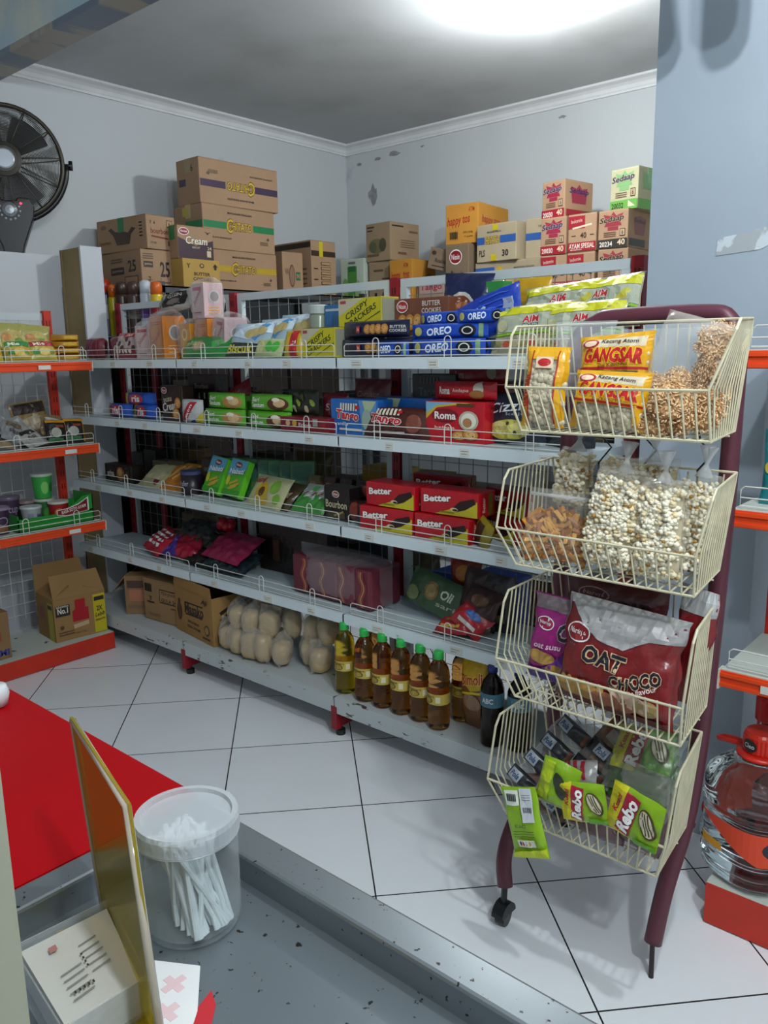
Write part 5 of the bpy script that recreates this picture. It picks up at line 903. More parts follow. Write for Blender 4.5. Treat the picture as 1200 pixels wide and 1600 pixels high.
# ================================================================== right orange shelving goods
packet('snack_pouch', 'teal pouch with white lettering and a small yellow figure on the right orange shelf', (-.48, 1.93, 1.044), (R(-4), 0, R(-4)), .13, .17, .05, '#0f8a94', [T('NEO', .0, .2, .5, .16, '#f0f4f4', 0, .08, .1, '#12303a', .14), T('CAKE', .05, .05, .5, .12, '#12303a', 0, .06), O(-.32, 0, .2, .16, '#c9b43a'), O(0, -.25, .6, .3, '#8aa4aa'), O(0, -.3, .4, .2, '#6a4a2a')], cr=.004, fins='v')
packet('snack_pouch', 'second teal pouch behind the first on the right orange shelf', (-.36, 1.99, 1.044), (R(-4), 0, R(3)), .13, .17, .05, '#0f8a94', None, cr=.004, fins='v')
WAT = liquid('#e8f1f4', 1.33, .02, 'water')
def water_bottle(loc, lab, rz=0):
    t = thing('water_bottle', lab, 'water bottle', loc, R(rz)); prof = [(.085, .004), (.105, .012)]
    for k in range(40):
        z = .02+.20*k/39; r = .112+.0035*math.sin(z*165) if z < .20 else .112
        if .088 < z < .165: r = .1105
        prof.append((r*(1-.03*math.exp(-((z-.03)/.02)**2)), z))
    prof += [(.113, .235), (.112, .25), (.105, .268), (.088, .285), (.062, .298), (.04, .305), (.031, .312), (.031, .33)]
    b = MB(); b.lathe(prof, WAT, 44, sq=2.7); b.build('bottle_body', t, smooth=True)
    b = MB(); RC = mat('#e0301c', .35, 0, .05); b.lathe([(.038, .322), (.04, .325), (.04, .368), (.036, .374), (.001, .375)], RC, 28)
    for k in range(28): a = 2*math.pi*k/28; b.box(.0395*math.cos(a)-.002, .0395*math.cos(a)+.002, .0395*math.sin(a)-.002, .0395*math.sin(a)+.002, .326, .362, RC)
    c = b.build('cap', t, smooth=False)
    b = MB(); O_ = lambda x, y, o: ((.0408+o)*math.sin(x/.04), -(.0408+o)*math.cos(x/.04), y+.345); print_on(b, O_, .06, .04, [O(0, 0, .6, .8, '#1c1c20'), T('Cleo', 0, 0, .42, .3, '#e8e8ec')], cuts=([-.02, -.01, 0, .01, .02], []), off0=.0025); b.build('badge', c)
    b = MB(); pts = [(-.04, 0, .318), (-.08, -.01, .314), (-.118, -.01, .305), (-.13, 0, .30), (-.118, .012, .305), (-.08, .012, .314), (-.04, 0, .318)]
    b.tube(pts, .0065, RC, 8); b.lathe([(.04, .31), (.056, .312), (.056, .32), (.04, .322)], RC, 28); b.build('handle', t, smooth=True)
    b = MB()
    def sq(x, y, o):
        a = x/.125; ca, sa = math.sin(a), -math.cos(a); q = (abs(ca)**2.7+abs(sa)**2.7)**(-1/2.7); r = .1135+o
        return (r*q*ca, r*q*sa, y+.127)
    cx_ = [-.39+.015*i for i in range(53)]
    print_on(b, sq, .785, .082, [P([(-.42, .5), (-.16, .5), (-.13, .2), (-.17, -.2), (-.26, -.5), (-.36, -.5)], '#d8401c'), O(-.30, .05, .13, .66, '#20242e'), T('Cleo', -.29, .05, .1, .34, '#e8ecf0', 0, .05, .2), P([(-.1, .5), (.45, .5), (.45, -.5), (.12, -.5), (.03, -.1)], '#dc4420'), O(.2, .05, .14, .66, '#20242e'), T('Cleo', .2, .05, .1, .34, '#e8ecf0', 0, .05, .2), Q(-.13, -.34, .06, .3, '#c8ccd0'), [Q(-.155+.01*i, -.34, .004, .22, '#30343a') for i in range(5)], P([(-.08, -.2), (.0, -.24), (.01, -.46), (-.08, -.48)], '#d8981c')], cuts=(cx_, [-.02, 0, .02]))
    b.build('printed_label', t)
    return t
wb = water_bottle((-.502, 1.958, .112), 'large water bottle with red cap and red label at the front of the right base', -24)
dup(wb, (-.24, 1.965, .112), R(20), 'large water bottle right of the front one, mostly outside the photo')
t = thing('soda_bottle', 'slimmer red capped bottle standing behind the large front water bottle', 'bottle', (-.535, 2.12, .112)); b = MB(); b.lathe([(.03, 0), (.034, .006), (.034, .24), (.028, .29), (.016, .325), (.016, .335)], WAT, 24); b.build('bottle_body', t, smooth=True)
b = MB(); b.lathe([(.024, .33), (.030, .335), (.030, .39), (.026, .396), (.001, .397)], mat('#c81e1a', .4), 20); b.build('cap', t)
t = thing('bottle_crate', 'dark red perforated board standing behind the water bottles', 'board', (-.30, 2.12, .112)); b = MB(); b.box(-.13, .13, -.006, .006, 0, .28, ORD)
b.build('board', t)

# ================================================================== wire basket rack
BW = mat('#cfc8a8', .5, .05, .12, 30); TUBE = mat('#5a2c38', .45, .1, .12, 10)
rk = thing('wire_basket_rack', 'purple brown tube rack holding four cream wire baskets, with one black caster', 'rack', (-.74, 1.7, 0))
o0 = Vector((-.74, 1.7, 0))
def sm(pts, n=4):
    """Catmull-Rom smoothing"""
    P_ = [Vector(p) for p in pts]; out = []
    for i in range(len(P_)-1):
        p0, p1, p2, p3 = P_[max(0, i-1)], P_[i], P_[i+1], P_[min(len(P_)-1, i+2)]
        for k in range(n):
            t_ = k/n; out.append(.5*((2*p1)+(p2-p0)*t_+(2*p0-5*p1+4*p2-p3)*t_*t_+(3*p1-p0-3*p2+p3)*t_**3))
    out.append(P_[-1]); return out
fpts = [(-.950, 1.525, .10), (-.965, 1.545, .17), (-.965, 1.60, .245), (-.945, 1.68, .33), (-.935, 1.72, .45), (-.93, 1.725, .80), (-.92, 1.73, 1.20), (-.918, 1.735, 1.37), (-.90, 1.74, 1.43), (-.865, 1.745, 1.455), (-.82, 1.748, 1.465), (-.62, 1.748, 1.465), (-.575, 1.745, 1.45), (-.553, 1.74, 1.40), (-.55, 1.735, 1.30), (-.553, 1.73, 1.0), (-.565, 1.725, .65), (-.577, 1.715, .42), (-.583, 1.685, .32), (-.594, 1.625, .20), (-.600, 1.588, .085)]
b = MB(); b.tube([Vector(p)-o0 for p in sm(fpts, 5)], .0195, TUBE, 14); b.build('tube_frame', rk, smooth=True)
for z in (.32, .62, .92): MB().tube([Vector((-.935, 1.725, z))-o0, Vector((-.57, 1.725, z))-o0], .006, TUBE, 6).build('cross_bar', rk)
for hx, hz in ((-.80, 1.232), (-.70, 1.232), (-.585, 1.232)): MB().tube([Vector((hx, 1.64, hz))-o0, Vector((hx+.005, 1.64, hz-.02))-o0, Vector((hx+.03, 1.64, hz-.045))-o0, Vector((hx+.002, 1.64, hz-.08))-o0, Vector((hx, 1.65, hz-.14))-o0], .0022, BLK, 6).build('wire_hook', rk)
b = MB(); b.tube([Vector((-.6, 1.586, .085))-o0, Vector((-.598, 1.583, .0))-o0], .006, mat('#3a3030', .5, .4), 8); b.build('foot_pin', rk)
b = MB(); c0 = Vector((-.95, 1.52, 0))-o0
b.tube([c0+Vector((0, .005, .12)), c0+Vector((0, 0, .05))], .008, BLK, 8); b.tube([c0+Vector((-.012, -.002, .027)), c0+Vector((.012, .002, .027))], .027, BLK, 20)
b.prism([(math.cos(a)*.031, math.sin(a)*.031) for a in [math.pi*k/10 for k in range(11)]], -.016, .016, BLK, 'x')
for i in range(len(b.v)-22, len(b.v)): b.v[i] = (b.v[i][0]+c0.x, b.v[i][1]+c0.y, b.v[i][2]+.03)
b.build('caster', rk)
def basket(zr, zb, xl, xr, bl, br, bbr, tl, trf, trb, top_h):
    """one wire basket: rim height zr, floor zb, side edges at rim (xl, xr), floor (bl, br, bbr at back) and top (tl, trf front, trb back)"""
    b = MB(); r = .0019; yf, yb = 1.45, 1.668
    def W(p): return Vector(p)-o0
    for xb, xbb, xm, xmb, xt, xtb in ((bl, bl, xl, xl+.004, tl, tl), (br, bbr, xr, (bbr+trb)/2, trf, trb)):
        prof_ = [(xb, yf+.008, zb), (xm, yf-.004, zr), (xt, yf+.012, zr+top_h*.85), (xt, yf+.03, zr+top_h), (xtb, yb, zr+top_h+.006), (xbb, yb, zb)]
        b.tube([W(p) for p in prof_], r*1.5, BW, 6, closed=True); n = 11
        for k in range(1, n):
            f = k/n
            b.tube([W(p) for p in ((xb+(xbb-xb)*f, yf+.012+(yb-yf-.012)*f, zb), (xm+(xmb-xm)*f, yf+.01+(yb-yf-.01)*f, zr), (xt+(xtb-xt)*f, yf+.03+(yb-yf-.03)*f, zr+top_h+.006*f))], r, BW, 5)
    b.tube([W((xl, yf-.004, zr)), W((xr, yf-.004, zr))], r*1.5, BW, 6); b.tube([W((bl, yf+.008, zb)), W((br, yf+.008, zb))], r*1.5, BW, 6)
    n = 17
    for k in range(1, n):
        f = k/n; xa = bl+(br-bl)*f; xc = xl+(xr-xl)*f; xd = bl+(bbr-bl)*f
        b.tube([W(p) for p in ((xc, yf-.004, zr+.003), (xa, yf+.007, zb), (xd, yb, zb), (tl+(trb-tl)*f, yb+.002, zr+top_h))], r, BW, 5)
    for y in (1.52, 1.60): b.tube([W((bl, y, zb-.003)), W((br+(bbr-br)*.5, y, zb-.003))], r, BW, 5)
    for z, xa, xc in ((zr+top_h+.006, tl, trb), (zr+.02, (xl+bl)/2, (trb+bbr)/2), (zb, bl, bbr)): b.tube([W((xa, yb, z)), W((xc, yb, z))], r*1.4, BW, 6)
    b.build('wire_basket', rk)
basket(1.322, 1.232, -.917, -.503, -.885, -.498, -.525, -.915, -.468, -.505, .122)
basket(1.022, .944, -.936, -.508, -.893, -.511, -.537, -.928, -.490, -.515, .122)
basket(.724, .642, -.933, -.515, -.890, -.520, -.545, -.925, -.508, -.535, .150)
basket(.424, .345, -.952, -.533, -.905, -.552, -.572, -.942, -.524, -.550, .150)

# ---- basket goods
FILM = film()
def header_film(t, w_, z0, z1, y=0):
    pass
# peanut bags
NUT = mat('#cfc3a6', .55, 0, .12, 30)
def nut_bag(lab, loc, rot, w_, h, d, seed, side=False):
    t = thing('peanut_bag', lab, 'peanut bag', loc, rot); rr = random.Random(seed); p_ = Pillow(w_, h, d, 'v', seed, .004, nu=17, nv=17)
    b = MB()
    for _ in range(260):
        x = rr.uniform(-.44, .44)*w_; y = rr.uniform(-.44, .36)*h; q = p_.at(x, y); yy = min(0, q[1]+rr.uniform(.0095, .013))
        b.blob((x*.96, yy, q[2]), rr.uniform(.0068, .0085), NUT, 2)
    c = b.build('peanuts', t, smooth=True); c['kind'] = 'stuff'
    YEL = foil('#d8a01c'); g = MB()
    if side: sp = [P([(-.5, -.5), (-.3, -.5), (-.3, .5), (-.5, .5)], YEL), P([(.3, -.5), (.5, -.5), (.5, .5), (.3, .5)], YEL), Q(0, .42, 1, .16, YEL), Q(-.3, 0, .03, .9, '#a8181c'), Q(.3, 0, .03, .9, '#a8181c'), T('GANGSAR', -.4, -.05, .7, .12, '#b01c20', 90, .06, .1), Q(0, .3, .4, .14, '#d8c0a0'), O(0, .3, .3, .1, '#b01c20')]
    else: sp = [P([(-.5, -.06), (.5, -.12), (.5, .5), (-.5, .5)], YEL), P([(-.44, .3), (.44, .26), (.44, .42), (-.44, .42)], NUT), P([(-.5, -.5), (-.38, -.5), (-.38, 0), (-.5, 0)], YEL), P([(.38, -.5), (.5, -.5), (.5, 0), (.38, 0)], YEL), Q(0, -.05, .96, .04, '#a8181c', -3),
                T('GANGSAR', .02, .14, .82, .24, '#b81a1e', -4, .08, .12, '#e8b830', .14, .06), T('Kacang Atom', .1, .36, .5, .08, '#3a3440', -4), O(-.3, .36, .24, .14, '#a8181c'), O(-.3, .36, .18, .1, '#e8c8b0'), T('Dua Kelinci Pati', .05, -.0, .4, .05, '#5a2a10')]
    print_on(g, p_.at, w_, h, sp, cuts=(p_.xs, p_.ys), off0=.0009); g.build('printed_label', t)
    b = MB(); p_.body(b, film('#f2ead8', .05, .45)); b.build('wrapper', t, smooth=True)
    return t
zb1 = 1.236
nut_bag('yellow and red peanut bag standing turned at the left end of the top basket', (-.855, 1.49, zb1), (R(-6), R(2), R(8)), .095, .165, .05, 101, True)
nut_bag('yellow and red peanut bag in front, lower one with the rim wire across it', (-.715, 1.495, zb1), (R(-10), R(2), R(-3)), .165, .115, .05, 102)
nut_bag('yellow and red peanut bag behind and above the front one', (-.725, 1.545, zb1+.055), (R(-10), R(-4), R(-3)), .165, .13, .045, 103)
p_ = Pillow(.14, .16, .02, 'v', 104, .006)
t = thing('clear_bag', 'empty looking clear header bag sticking up at the left of the top basket', 'plastic bag', (-.83, 1.60, zb1+.06), (R(-8), 0, R(2))); b = MB(); p_.body(b, film('#e6ecf0', .16, .5)); b.build('film', t, smooth=True)
t = thing('clear_bag', 'clear header bag rising behind the peanut bags', 'plastic bag', (-.70, 1.625, zb1+.03), (R(-5), 0, R(-2))); p_ = Pillow(.22, .17, .02, 'v', 105, .008); b = MB(); p_.body(b, film('#e6ecf0', .14, .5)); b.build('film', t, smooth=True)
# puffed rice crackers
GR1, GR2 = mat('#dbb98c', .6, 0, .15, 40), mat('#b48858', .6, 0, .15, 40)
def disc(seed):
    rr = random.Random(seed); b = MB(); b.lathe([(.001, -.006), (.030, -.006), (.036, 0), (.030, .006), (.001, .006)], GR2, 14)
    for _ in range(420):
        r = .043*math.sqrt(rr.random()); a = rr.uniform(0, 6.283); zz = rr.choice((-1, 1))*(.008*(1-(r/.05)**2)+.001) if r < .038 else rr.uniform(-.007, .007)
        b.blob((r*math.cos(a), r*math.sin(a), zz), .0021, GR1 if rr.random() < .6 else GR2, 1, (1.9, .8, .8), Euler((rr.uniform(-.2, .2), rr.uniform(-.2, .2), rr.uniform(0, 6.28))))
    return b
dp = thing('rice_cracker', 'round puffed rice cracker, highest one at the right corner of the top basket', 'rice cracker', (-.545, 1.60, zb1+.17), (R(70), R(14), 0), 'puffed rice crackers')
disc(5).build('grains', dp, smooth=False)['kind'] = 'stuff'
RPOS = [(-.565, 1.59, .115, 74, -20, 'second highest'), (-.60, 1.575, .085, 66, 30, 'left of the second highest'), (-.635, 1.53, .075, 66, 10, 'upper left, behind the rim wire'), (-.62, 1.50, .035, 70, 5, 'low left front'), (-.565, 1.51, .04, 66, -15, 'low right front'), (-.545, 1.555, .05, 74, 20, 'low right, next to the side wires'), (-.60, 1.53, .03, 80, 0, 'low middle'), (-.53, 1.585, .095, 60, 40, 'right side behind'), (-.64, 1.57, .04, 76, -12, 'low left back'), (-.585, 1.49, .065, 78, 12, 'middle front'), (-.53, 1.50, .05, 80, -4, 'front right corner')]
for x, y, z, rx, ry, lab in RPOS: dup(dp, (x, y, zb1+z), (R(rx), R(ry), R(ry*2)), 'round puffed rice cracker in the clear bag, '+lab)
t = thing('cracker_bag', 'large clear glossy bag around the puffed rice crackers', 'plastic bag', (-.610, 1.54, zb1), (R(-10), R(16), R(-2))); p_ = Pillow(.16, .20, .10, 'v', 107, .012, fin=.97, power=5); b = MB(); p_.body(b, film('#f4ece0', .05, .5, .08)); b.build('film', t, smooth=True)
# popcorn
PC = [mat('#f0e8d0', .75, 0, .1, 60), mat('#e2d0a4', .75, 0, .12, 60), mat('#a8803f', .75, 0, .12, 60)]
def popcorn_bag(lab, loc, rot, w_, h, d, seed, n, knot=True):
    t = thing('popcorn_bag', lab, 'popcorn bag', loc, rot); rr = random.Random(seed); p_ = Pillow(w_, h, d, 'v', seed, .006, nu=17, nv=19, fin=.98, power=6)
    b = MB(); hh = h*.5
    core = Pillow(w_*.88, h*.82, d*.74, 'v', seed, .002, fin=.98, power=6); m_ = MB(); core.body(m_, PC[1]); b.add([(x, y, z+.01) for x, y, z in m_.v], m_.f, PC[1])
    for _ in range(n):
        sgn = 1 if rr.random() < .8 else -1; x = rr.uniform(-.47, .47)*w_; y = rr.uniform(-.485, .40)*h; q = p_.at(x, y); c = Vector((x*.95, sgn*q[1]*.88, q[2])); mt = PC[0] if rr.random() < .78 else PC[1]
        for k in range(4):
            b.blob(c+Vector((rr.uniform(-1, 1), rr.uniform(-.7, .7), rr.uniform(-1, 1)))*.0050, rr.uniform(.0045, .0066), mt if k < 3 or rr.random() < .75 else PC[2], 1, (1, 1, rr.uniform(.7, 1)))
    c = b.build('popcorn', t, smooth=True); c['kind'] = 'stuff'
    b = MB(); p_.body(b, film('#f2eee2', .06, .5, .1)); b.build('film', t, smooth=True)
    if knot:
        b = MB(); b.lathe([(.02, 0), (.007, .018), (.004, .026), (.009, .04), (.018, .06), (.014, .062), (.002, .03)], film('#eceef0', .3, .6), 12, c=(0, 0, h*.965)); b.build('twisted_top', t, smooth=True)
    return t
zb2 = .948
popcorn_bag('clear popcorn bag at the front of the second basket, left of the two in front', (-.702, 1.51, zb2), (R(-5), R(5), R(2)), .115, .205, .085, 201, 420)
popcorn_bag('clear popcorn bag at the front of the second basket, right of the two in front', (-.600, 1.512, zb2), (R(-4), R(-1), R(-3)), .095, .195, .085, 202, 400)
popcorn_bag('clear popcorn bag squeezed against the right side wires of the second basket', (-.576, 1.60, zb2), (R(-4), R(5), R(-6)), .072, .20, .06, 203, 260)
popcorn_bag('clear popcorn bag lying across the back of the second basket', (-.725, 1.622, zb2+.09), (R(-10), R(8), R(2)), .15, .115, .06, 204, 300, False)
popcorn_bag('small popcorn bag with tied top at the upper left of the second basket', (-.858, 1.625, zb2+.10), (R(-4), R(6), 0), .075, .125, .06, 205, 190)
popcorn_bag('clear popcorn bag between and behind the two front ones', (-.655, 1.61, zb2+.02), (R(-4), R(-3), 0), .11, .20, .06, 206, 180)
# orange chips bag
t = thing('chips_bag', 'clear zip bag with orange brown strips at the left front of the second basket', 'chips bag', (-.830, 1.51, zb2), (R(-12), R(1), R(3))); rr = random.Random(9)
p_ = Pillow(.165, .155, .08, 'v', 210, .006, sag=.6, fin=.96, power=4); b = MB(); CH = [mat('#c8862c', .45, 0, .15, 30), mat('#a05c1c', .45, 0, .15, 30), mat('#dca040', .45, 0, .15, 30)]
for _ in range(340):
    x = rr.uniform(-.43, .43)*.165; y = rr.uniform(-.46, .14)*.155+.02*math.cos(x*30)*.5; q = p_.at(x, y); yy = (q[1])*rr.uniform(-.3, .9)
    c = Vector((x, yy, q[2])); d_ = Vector((rr.uniform(-1, 1), rr.uniform(-.3, .3), rr.uniform(-1, 1))).normalized()*.014; e_ = Vector((d_.z, rr.uniform(-.3, .3)*.01, -d_.x)).normalized()*.004
    mm_ = rr.choice(CH); b.slab([c-d_-e_, c+d_-e_, c+d_+e_+Vector((0, .004, 0)), c-d_+e_], .0014, mm_)
c = b.build('chips', t); c['kind'] = 'stuff'
b = MB(); p_.body(b, film('#ece6dc', .07, .45, .1)); b.box(-.074, .074, -.004, .002, .138, .145, film('#f0f2f4', .4, .7)); b.build('film', t, smooth=True)
# oat pouches in the third basket
zb3 = .646
oat = [P([(-.5, .5), (.5, .5), (.5, .28), (.28, .25), (.1, .12), (-.1, .14), (-.25, .22), (-.44, .42), (-.5, .42)], '#a9a7a6'), Q(-.485, 0, .03, 1, '#a9a5a2'), logo('Naraya', -.31, .17, .2, .16, '#8a1a22'),
       T('OAT', -.06, -.01, .38, .17, '#1b1c26', -3, .06, .1, '#d8b890', .13), T('CH', .10, -.18, .17, .12, '#1b1c26', 4, .06, .1, '#d8b890', .13), T('OCO', .30, -.09, .24, .14, '#1b1c26', 24, .06, .1, '#d8b890', .13), T('oats flavour', .27, -.2, .28, .05, '#e8d0c8', 26, .03, .2),
       O(-.25, -.36, .42, .2, '#a8803c'), [O(-.4+.07*i, -.3+.01*(i % 2), .06, .09, '#b8914a', 40) for i in range(6)], O(.05, -.38, .4, .16, '#9a5a3c'), P([(.0, -.26), (.2, -.22), (.38, -.3), (.36, -.4), (.16, -.38)], '#c9a890'), O(.33, -.34, .2, .16, '#a8905a'), Q(0, -.47, .96, .07, '#5a1814')]
packet('oat_pouch', 'large dark red and white oat pouch filling the third basket', (-.683, 1.50, zb3), (R(-12), R(2), R(-4)), .275, .225, .085, '#7e1d1f', oat, cr=.007, fins='v', nu=23, nv=21, fin=.97, cat='snack pouch')
oatp = [Q(0, .42, .96, .14, '#8a7a80'), logo('Naraya', -.2, .2, .3, .13, '#9a1a4a'), T('OA', .28, .16, .5, .2, '#1b1c26', 14, .06, .2, '#d8b8c0', .12), T('oat susu', -.1, -.06, .5, .06, '#e0c0d0', 6, .03, .2), P([(-.5, -.5), (.5, -.5), (.5, .1), (-.1, -.3)], '#6a2a90'), O(-.2, -.2, .5, .16, '#b8904a'), O(.1, -.32, .4, .12, '#a8803c'), Q(0, -.42, .96, .14, '#4a2480')]
packet('oat_pouch', 'magenta and purple oat pouch at the left of the third basket', (-.852, 1.56, zb3), (R(-4), R(5), R(6)), .135, .20, .06, '#9a1c74', oatp, cr=.007, fins='v', nu=17, nv=19, cat='snack pouch')
packet('oat_pouch', 'dark red oat pouch at the back of the third basket', (-.74, 1.62, zb3+.02), (R(-3), R(0), 0), .24, .225, .05, '#4c1418', [logo('Naraya', -.2, .36, .3, .12, '#4c1418', '#9a7a78', '#9a7a78'), T('OAT', .2, .3, .3, .1, '#141418', 0, .06)], cr=.005, fins='v', cat='snack pouch')
packet('oat_pouch', 'dark red pouch with grey white top at the back right of the third basket', (-.585, 1.615, zb3+.01), (R(-5), R(7), R(-6)), .085, .25, .05, '#7a1c1e', [Q(0, .4, .98, .2, '#a8a9a9')], cr=.007, fins='v', cat='snack pouch')
# bottom basket
zb4 = .349
POP = [P([(-.5, -.5), (.5, -.5), (.5, .0), (-.5, .0)], '#16161a')]
for k in range(4):
    for j in range(2):
        packet('wafer_stick_pack', 'black and silver wafer stick pack, '+['lowest', 'second', 'third', 'highest'][k]+' of the sloping '+['left', 'right'][j]+' column in the bottom basket', (-.895+.024*k+.078*j, 1.49+.033*k, zb4+.055+.036*k-.030*j), (R(-30), R(25), R(-6)), .082, .036, .028, '#26272c', [Q(-.05 if j else -.25, .0, .4, .7, '#9aa0a8'), T('Pola', -.05 if j else -.25, 0, .3, .4, '#24406a', 0, .05, .2), Q(.42, 0, .1, .9, '#5a3420')], cr=.003, cat='wafer stick pack')
p_ = Pillow(.19, .20, .05, 'v', 302, .012, fin=.97, power=5); t = thing('clear_bag', 'clear glossy bag over the black wafer stick packs', 'plastic bag', (-.845, 1.53, zb4+.03), (R(-38), R(20), R(-6))); b = MB(); p_.body(b, film('#e6eaf0', .10, .6, .06)); b.build('film', t, smooth=True)
packet('snack_packet', 'brown and silver packet right of the wafer stick packs', (-.77, 1.60, zb4+.06), (R(-20), R(34), R(4)), .10, .13, .05, '#6e4a30', [Q(0, .3, .6, .2, '#8a8078'), Q(0, -.2, .5, .3, '#a07a54')], cr=.008)
packet('snack_packet', 'small red and white striped packet between brown and green packs', (-.765, 1.53, zb4+.075), (R(-40), R(-20), 0), .09, .055, .03, '#aaa4a2', [[Q(-.2+.2*i, 0, .1, .8, '#a01c2c', 8) for i in range(3)]], cr=.005)
reb = [P([(-.5, -.5), (-.08, -.5), (-.2, .5), (-.5, .5)], '#c9c01c'), Q(-.1, 0, .28, .84, '#a81434', -8), T('Rebo', -.10, -.02, .66, .26, '#f4f0ea', 80, .07, .1, '#5a0a1a', .12), T('Kuaci', -.33, .14, .36, .12, '#b01c28', 80, .05, .1), O(.28, .02, .28, .62, '#4a3a20', 24), O(.27, .02, .22, .54, '#c9c0a0', 24), [Q(.23+.05*i, .02, .02, .46, '#3a3020', 20) for i in range(3)], P([(.1, -.5), (.5, -.5), (.5, -.4), (.1, -.34)], '#5a9a1c')]
for k in range(5):
    packet('sunflower_seed_packet', 'green sunflower seed packet in the stacked back right bundle, '+['bottom', 'second', 'third', 'fourth', 'top one showing its print'][k], (-.65, 1.56+.006*k, zb4+.065+.018*k), (R(-48), R(5-2*k), R(-4+3*k)), .13, .105, .022, '#5c8a1c' if k == 4 else '#3c6a1a', reb if k == 4 else [Q(0, 0, .8, .3, '#7a9a2a')], cr=.006)
p_ = Pillow(.17, .15, .06, 'v', 303, .012, fin=.97, power=5); t = thing('clear_bag', 'dull clear bag around the bundle of green seed packets', 'plastic bag', (-.655, 1.565, zb4+.09), (R(-40), 0, 0)); b = MB(); p_.body(b, film('#cfd8cc', .10, .55, .08)); b.build('film', t, smooth=True)
for k in range(4):
    packet('snack_packet', 'pinkish clear snack pack low in the bottom basket, '+['leftmost', 'second', 'third', 'nearest the right side wires'][k], (-.84+.075*k, 1.49+.01*(k % 2), zb4+.002), (R(-30), R(10*k-15), R(6)), .10, .085, .04, ['#6a5048', '#5a3c40', '#6e565a', '#5c4244'][k], [[O(-.3+.2*i, .1*(-1)**i, .14, .3, '#8a6a6c') for i in range(4)]], cr=.008)
p_ = Pillow(.12, .16, .07, 'v', 304, .014, fin=.97, power=5); t = thing('clear_bag', 'crumpled clear bag at the right end of the bottom basket', 'plastic bag', (-.628, 1.53, zb4+.01), (R(-12), R(3), R(-8))); b = MB(); p_.body(b, film('#c9c2bc', .16, .6, .06)); b.build('film', t, smooth=True)
# strip of seed sachets hanging over the rim
strip = [((-.592, 1.415, .435), (R(-4), R(8), R(-8)), .115, .105, reb), ((-.688, 1.418, .432), (R(-4), R(-12), R(6)), .10, .085, reb), ((-.765, 1.415, .445), (R(-6), R(10), R(4)), .085, .10, [O(.1, .0, .3, .6, '#2c3420', 30), Q(-.3, 0, .3, .9, '#a8bc20')])]
for k, (loc, rot, w_, h, sp) in enumerate(strip):
    packet('sunflower_seed_sachet', ['bright green seed sachet hanging over the rim, right one with big lettering', 'bright green seed sachet hanging over the rim, middle one', 'bright green seed sachet hanging over the rim, third from the right with leaf shape'][k], loc, rot, w_, h, .022, '#86ae1e', sp, cr=.005, cat='seed sachet')
back = [Q(-.2, .36, .4, .2, '#d8dcd0'), barcode(-.2, .37, .34, .13, None), Q(.22, .26, .34, .46, '#c9ccd0'), barcode(.22, .2, .28, .1, None), [Q(.22, .4-.03*i, .24, .008, '#6a6a70') for i in range(3)], T('KUACI', -.05, -.02, .3, .05, '#2c3a10'), [Q(0, -.1-.035*i, .6, .01, '#4a5a1c') for i in range(3)], Q(0, -.28, .5, .11, '#d0d0c0'), [O(-.18+.09*i, -.28, .07, .07, ['#2a2a2a', '#c02020', '#2a8a3a', '#c89a20', '#3a4a9a'][i]) for i in range(5)], P([(-.5, -.5), (.5, -.5), (.5, -.36), (-.5, -.42)], '#b8c41c')]
packet('sunflower_seed_sachet', 'bright green seed sachet hanging lowest with its barcode side showing', (-.800, 1.395, .315), (R(-4), R(-16), R(8)), .085, .155, .022, '#8ab41e', back, cr=.004, fins='v', cat='seed sachet')

# ================================================================== the counter in front
RED = mat('#9c0009', .5, 0, .06, 3, .15); ST = worn('#8f969a', '#3a3833', 120, .67, .70, .3, .75); STD = worn('#767e83', '#2c2a26', 115, .665, .70, .36, .6)
t = thing('red_table', 'bright red topped table beside the steel counter', 'table', (-1.06, .1, 0))
b = MB(); b.box(-.262, .262, -.65, .45, .83, .85, RED); b.build('tabletop', t)
b = MB(); b.box(-.25, .25, -.62, .42, .12, .83, mat('#a8aaac', .6)); b.build('cabinet_body', t)
for x in (-.22, .22):
    for y in (-.58, .38): MB().box(x-.02, x+.02, y-.02, y+.02, 0, .12, mat('#55575a', .5, .4)).build('leg', t)
t = thing('steel_counter', 'worn stainless steel counter with a raised rim and dark specks', 'counter', (0, 0, 0))
b = MB(); b.box(-.76, .9, -.6, .505, .80, .82, STD); b.build('countertop', t)
b = MB(); b.box(-.795, .9, .502, .545, .80, .852, ST); b.box(-.795, -.757, -.6, .502, .80, .852, ST); b.build('raised_rim', t, bevel=.004)
b = MB(); b.box(-.76, .88, -.58, .52, .08, .80, mat('#9a9da0', .5, .3)); b.build('cabinet_body', t)
for x in (-.72, .84):
    for y in (-.54, .48): MB().box(x-.02, x+.02, y-.02, y+.02, 0, .08, mat('#55575a', .5, .4)).build('leg', t)
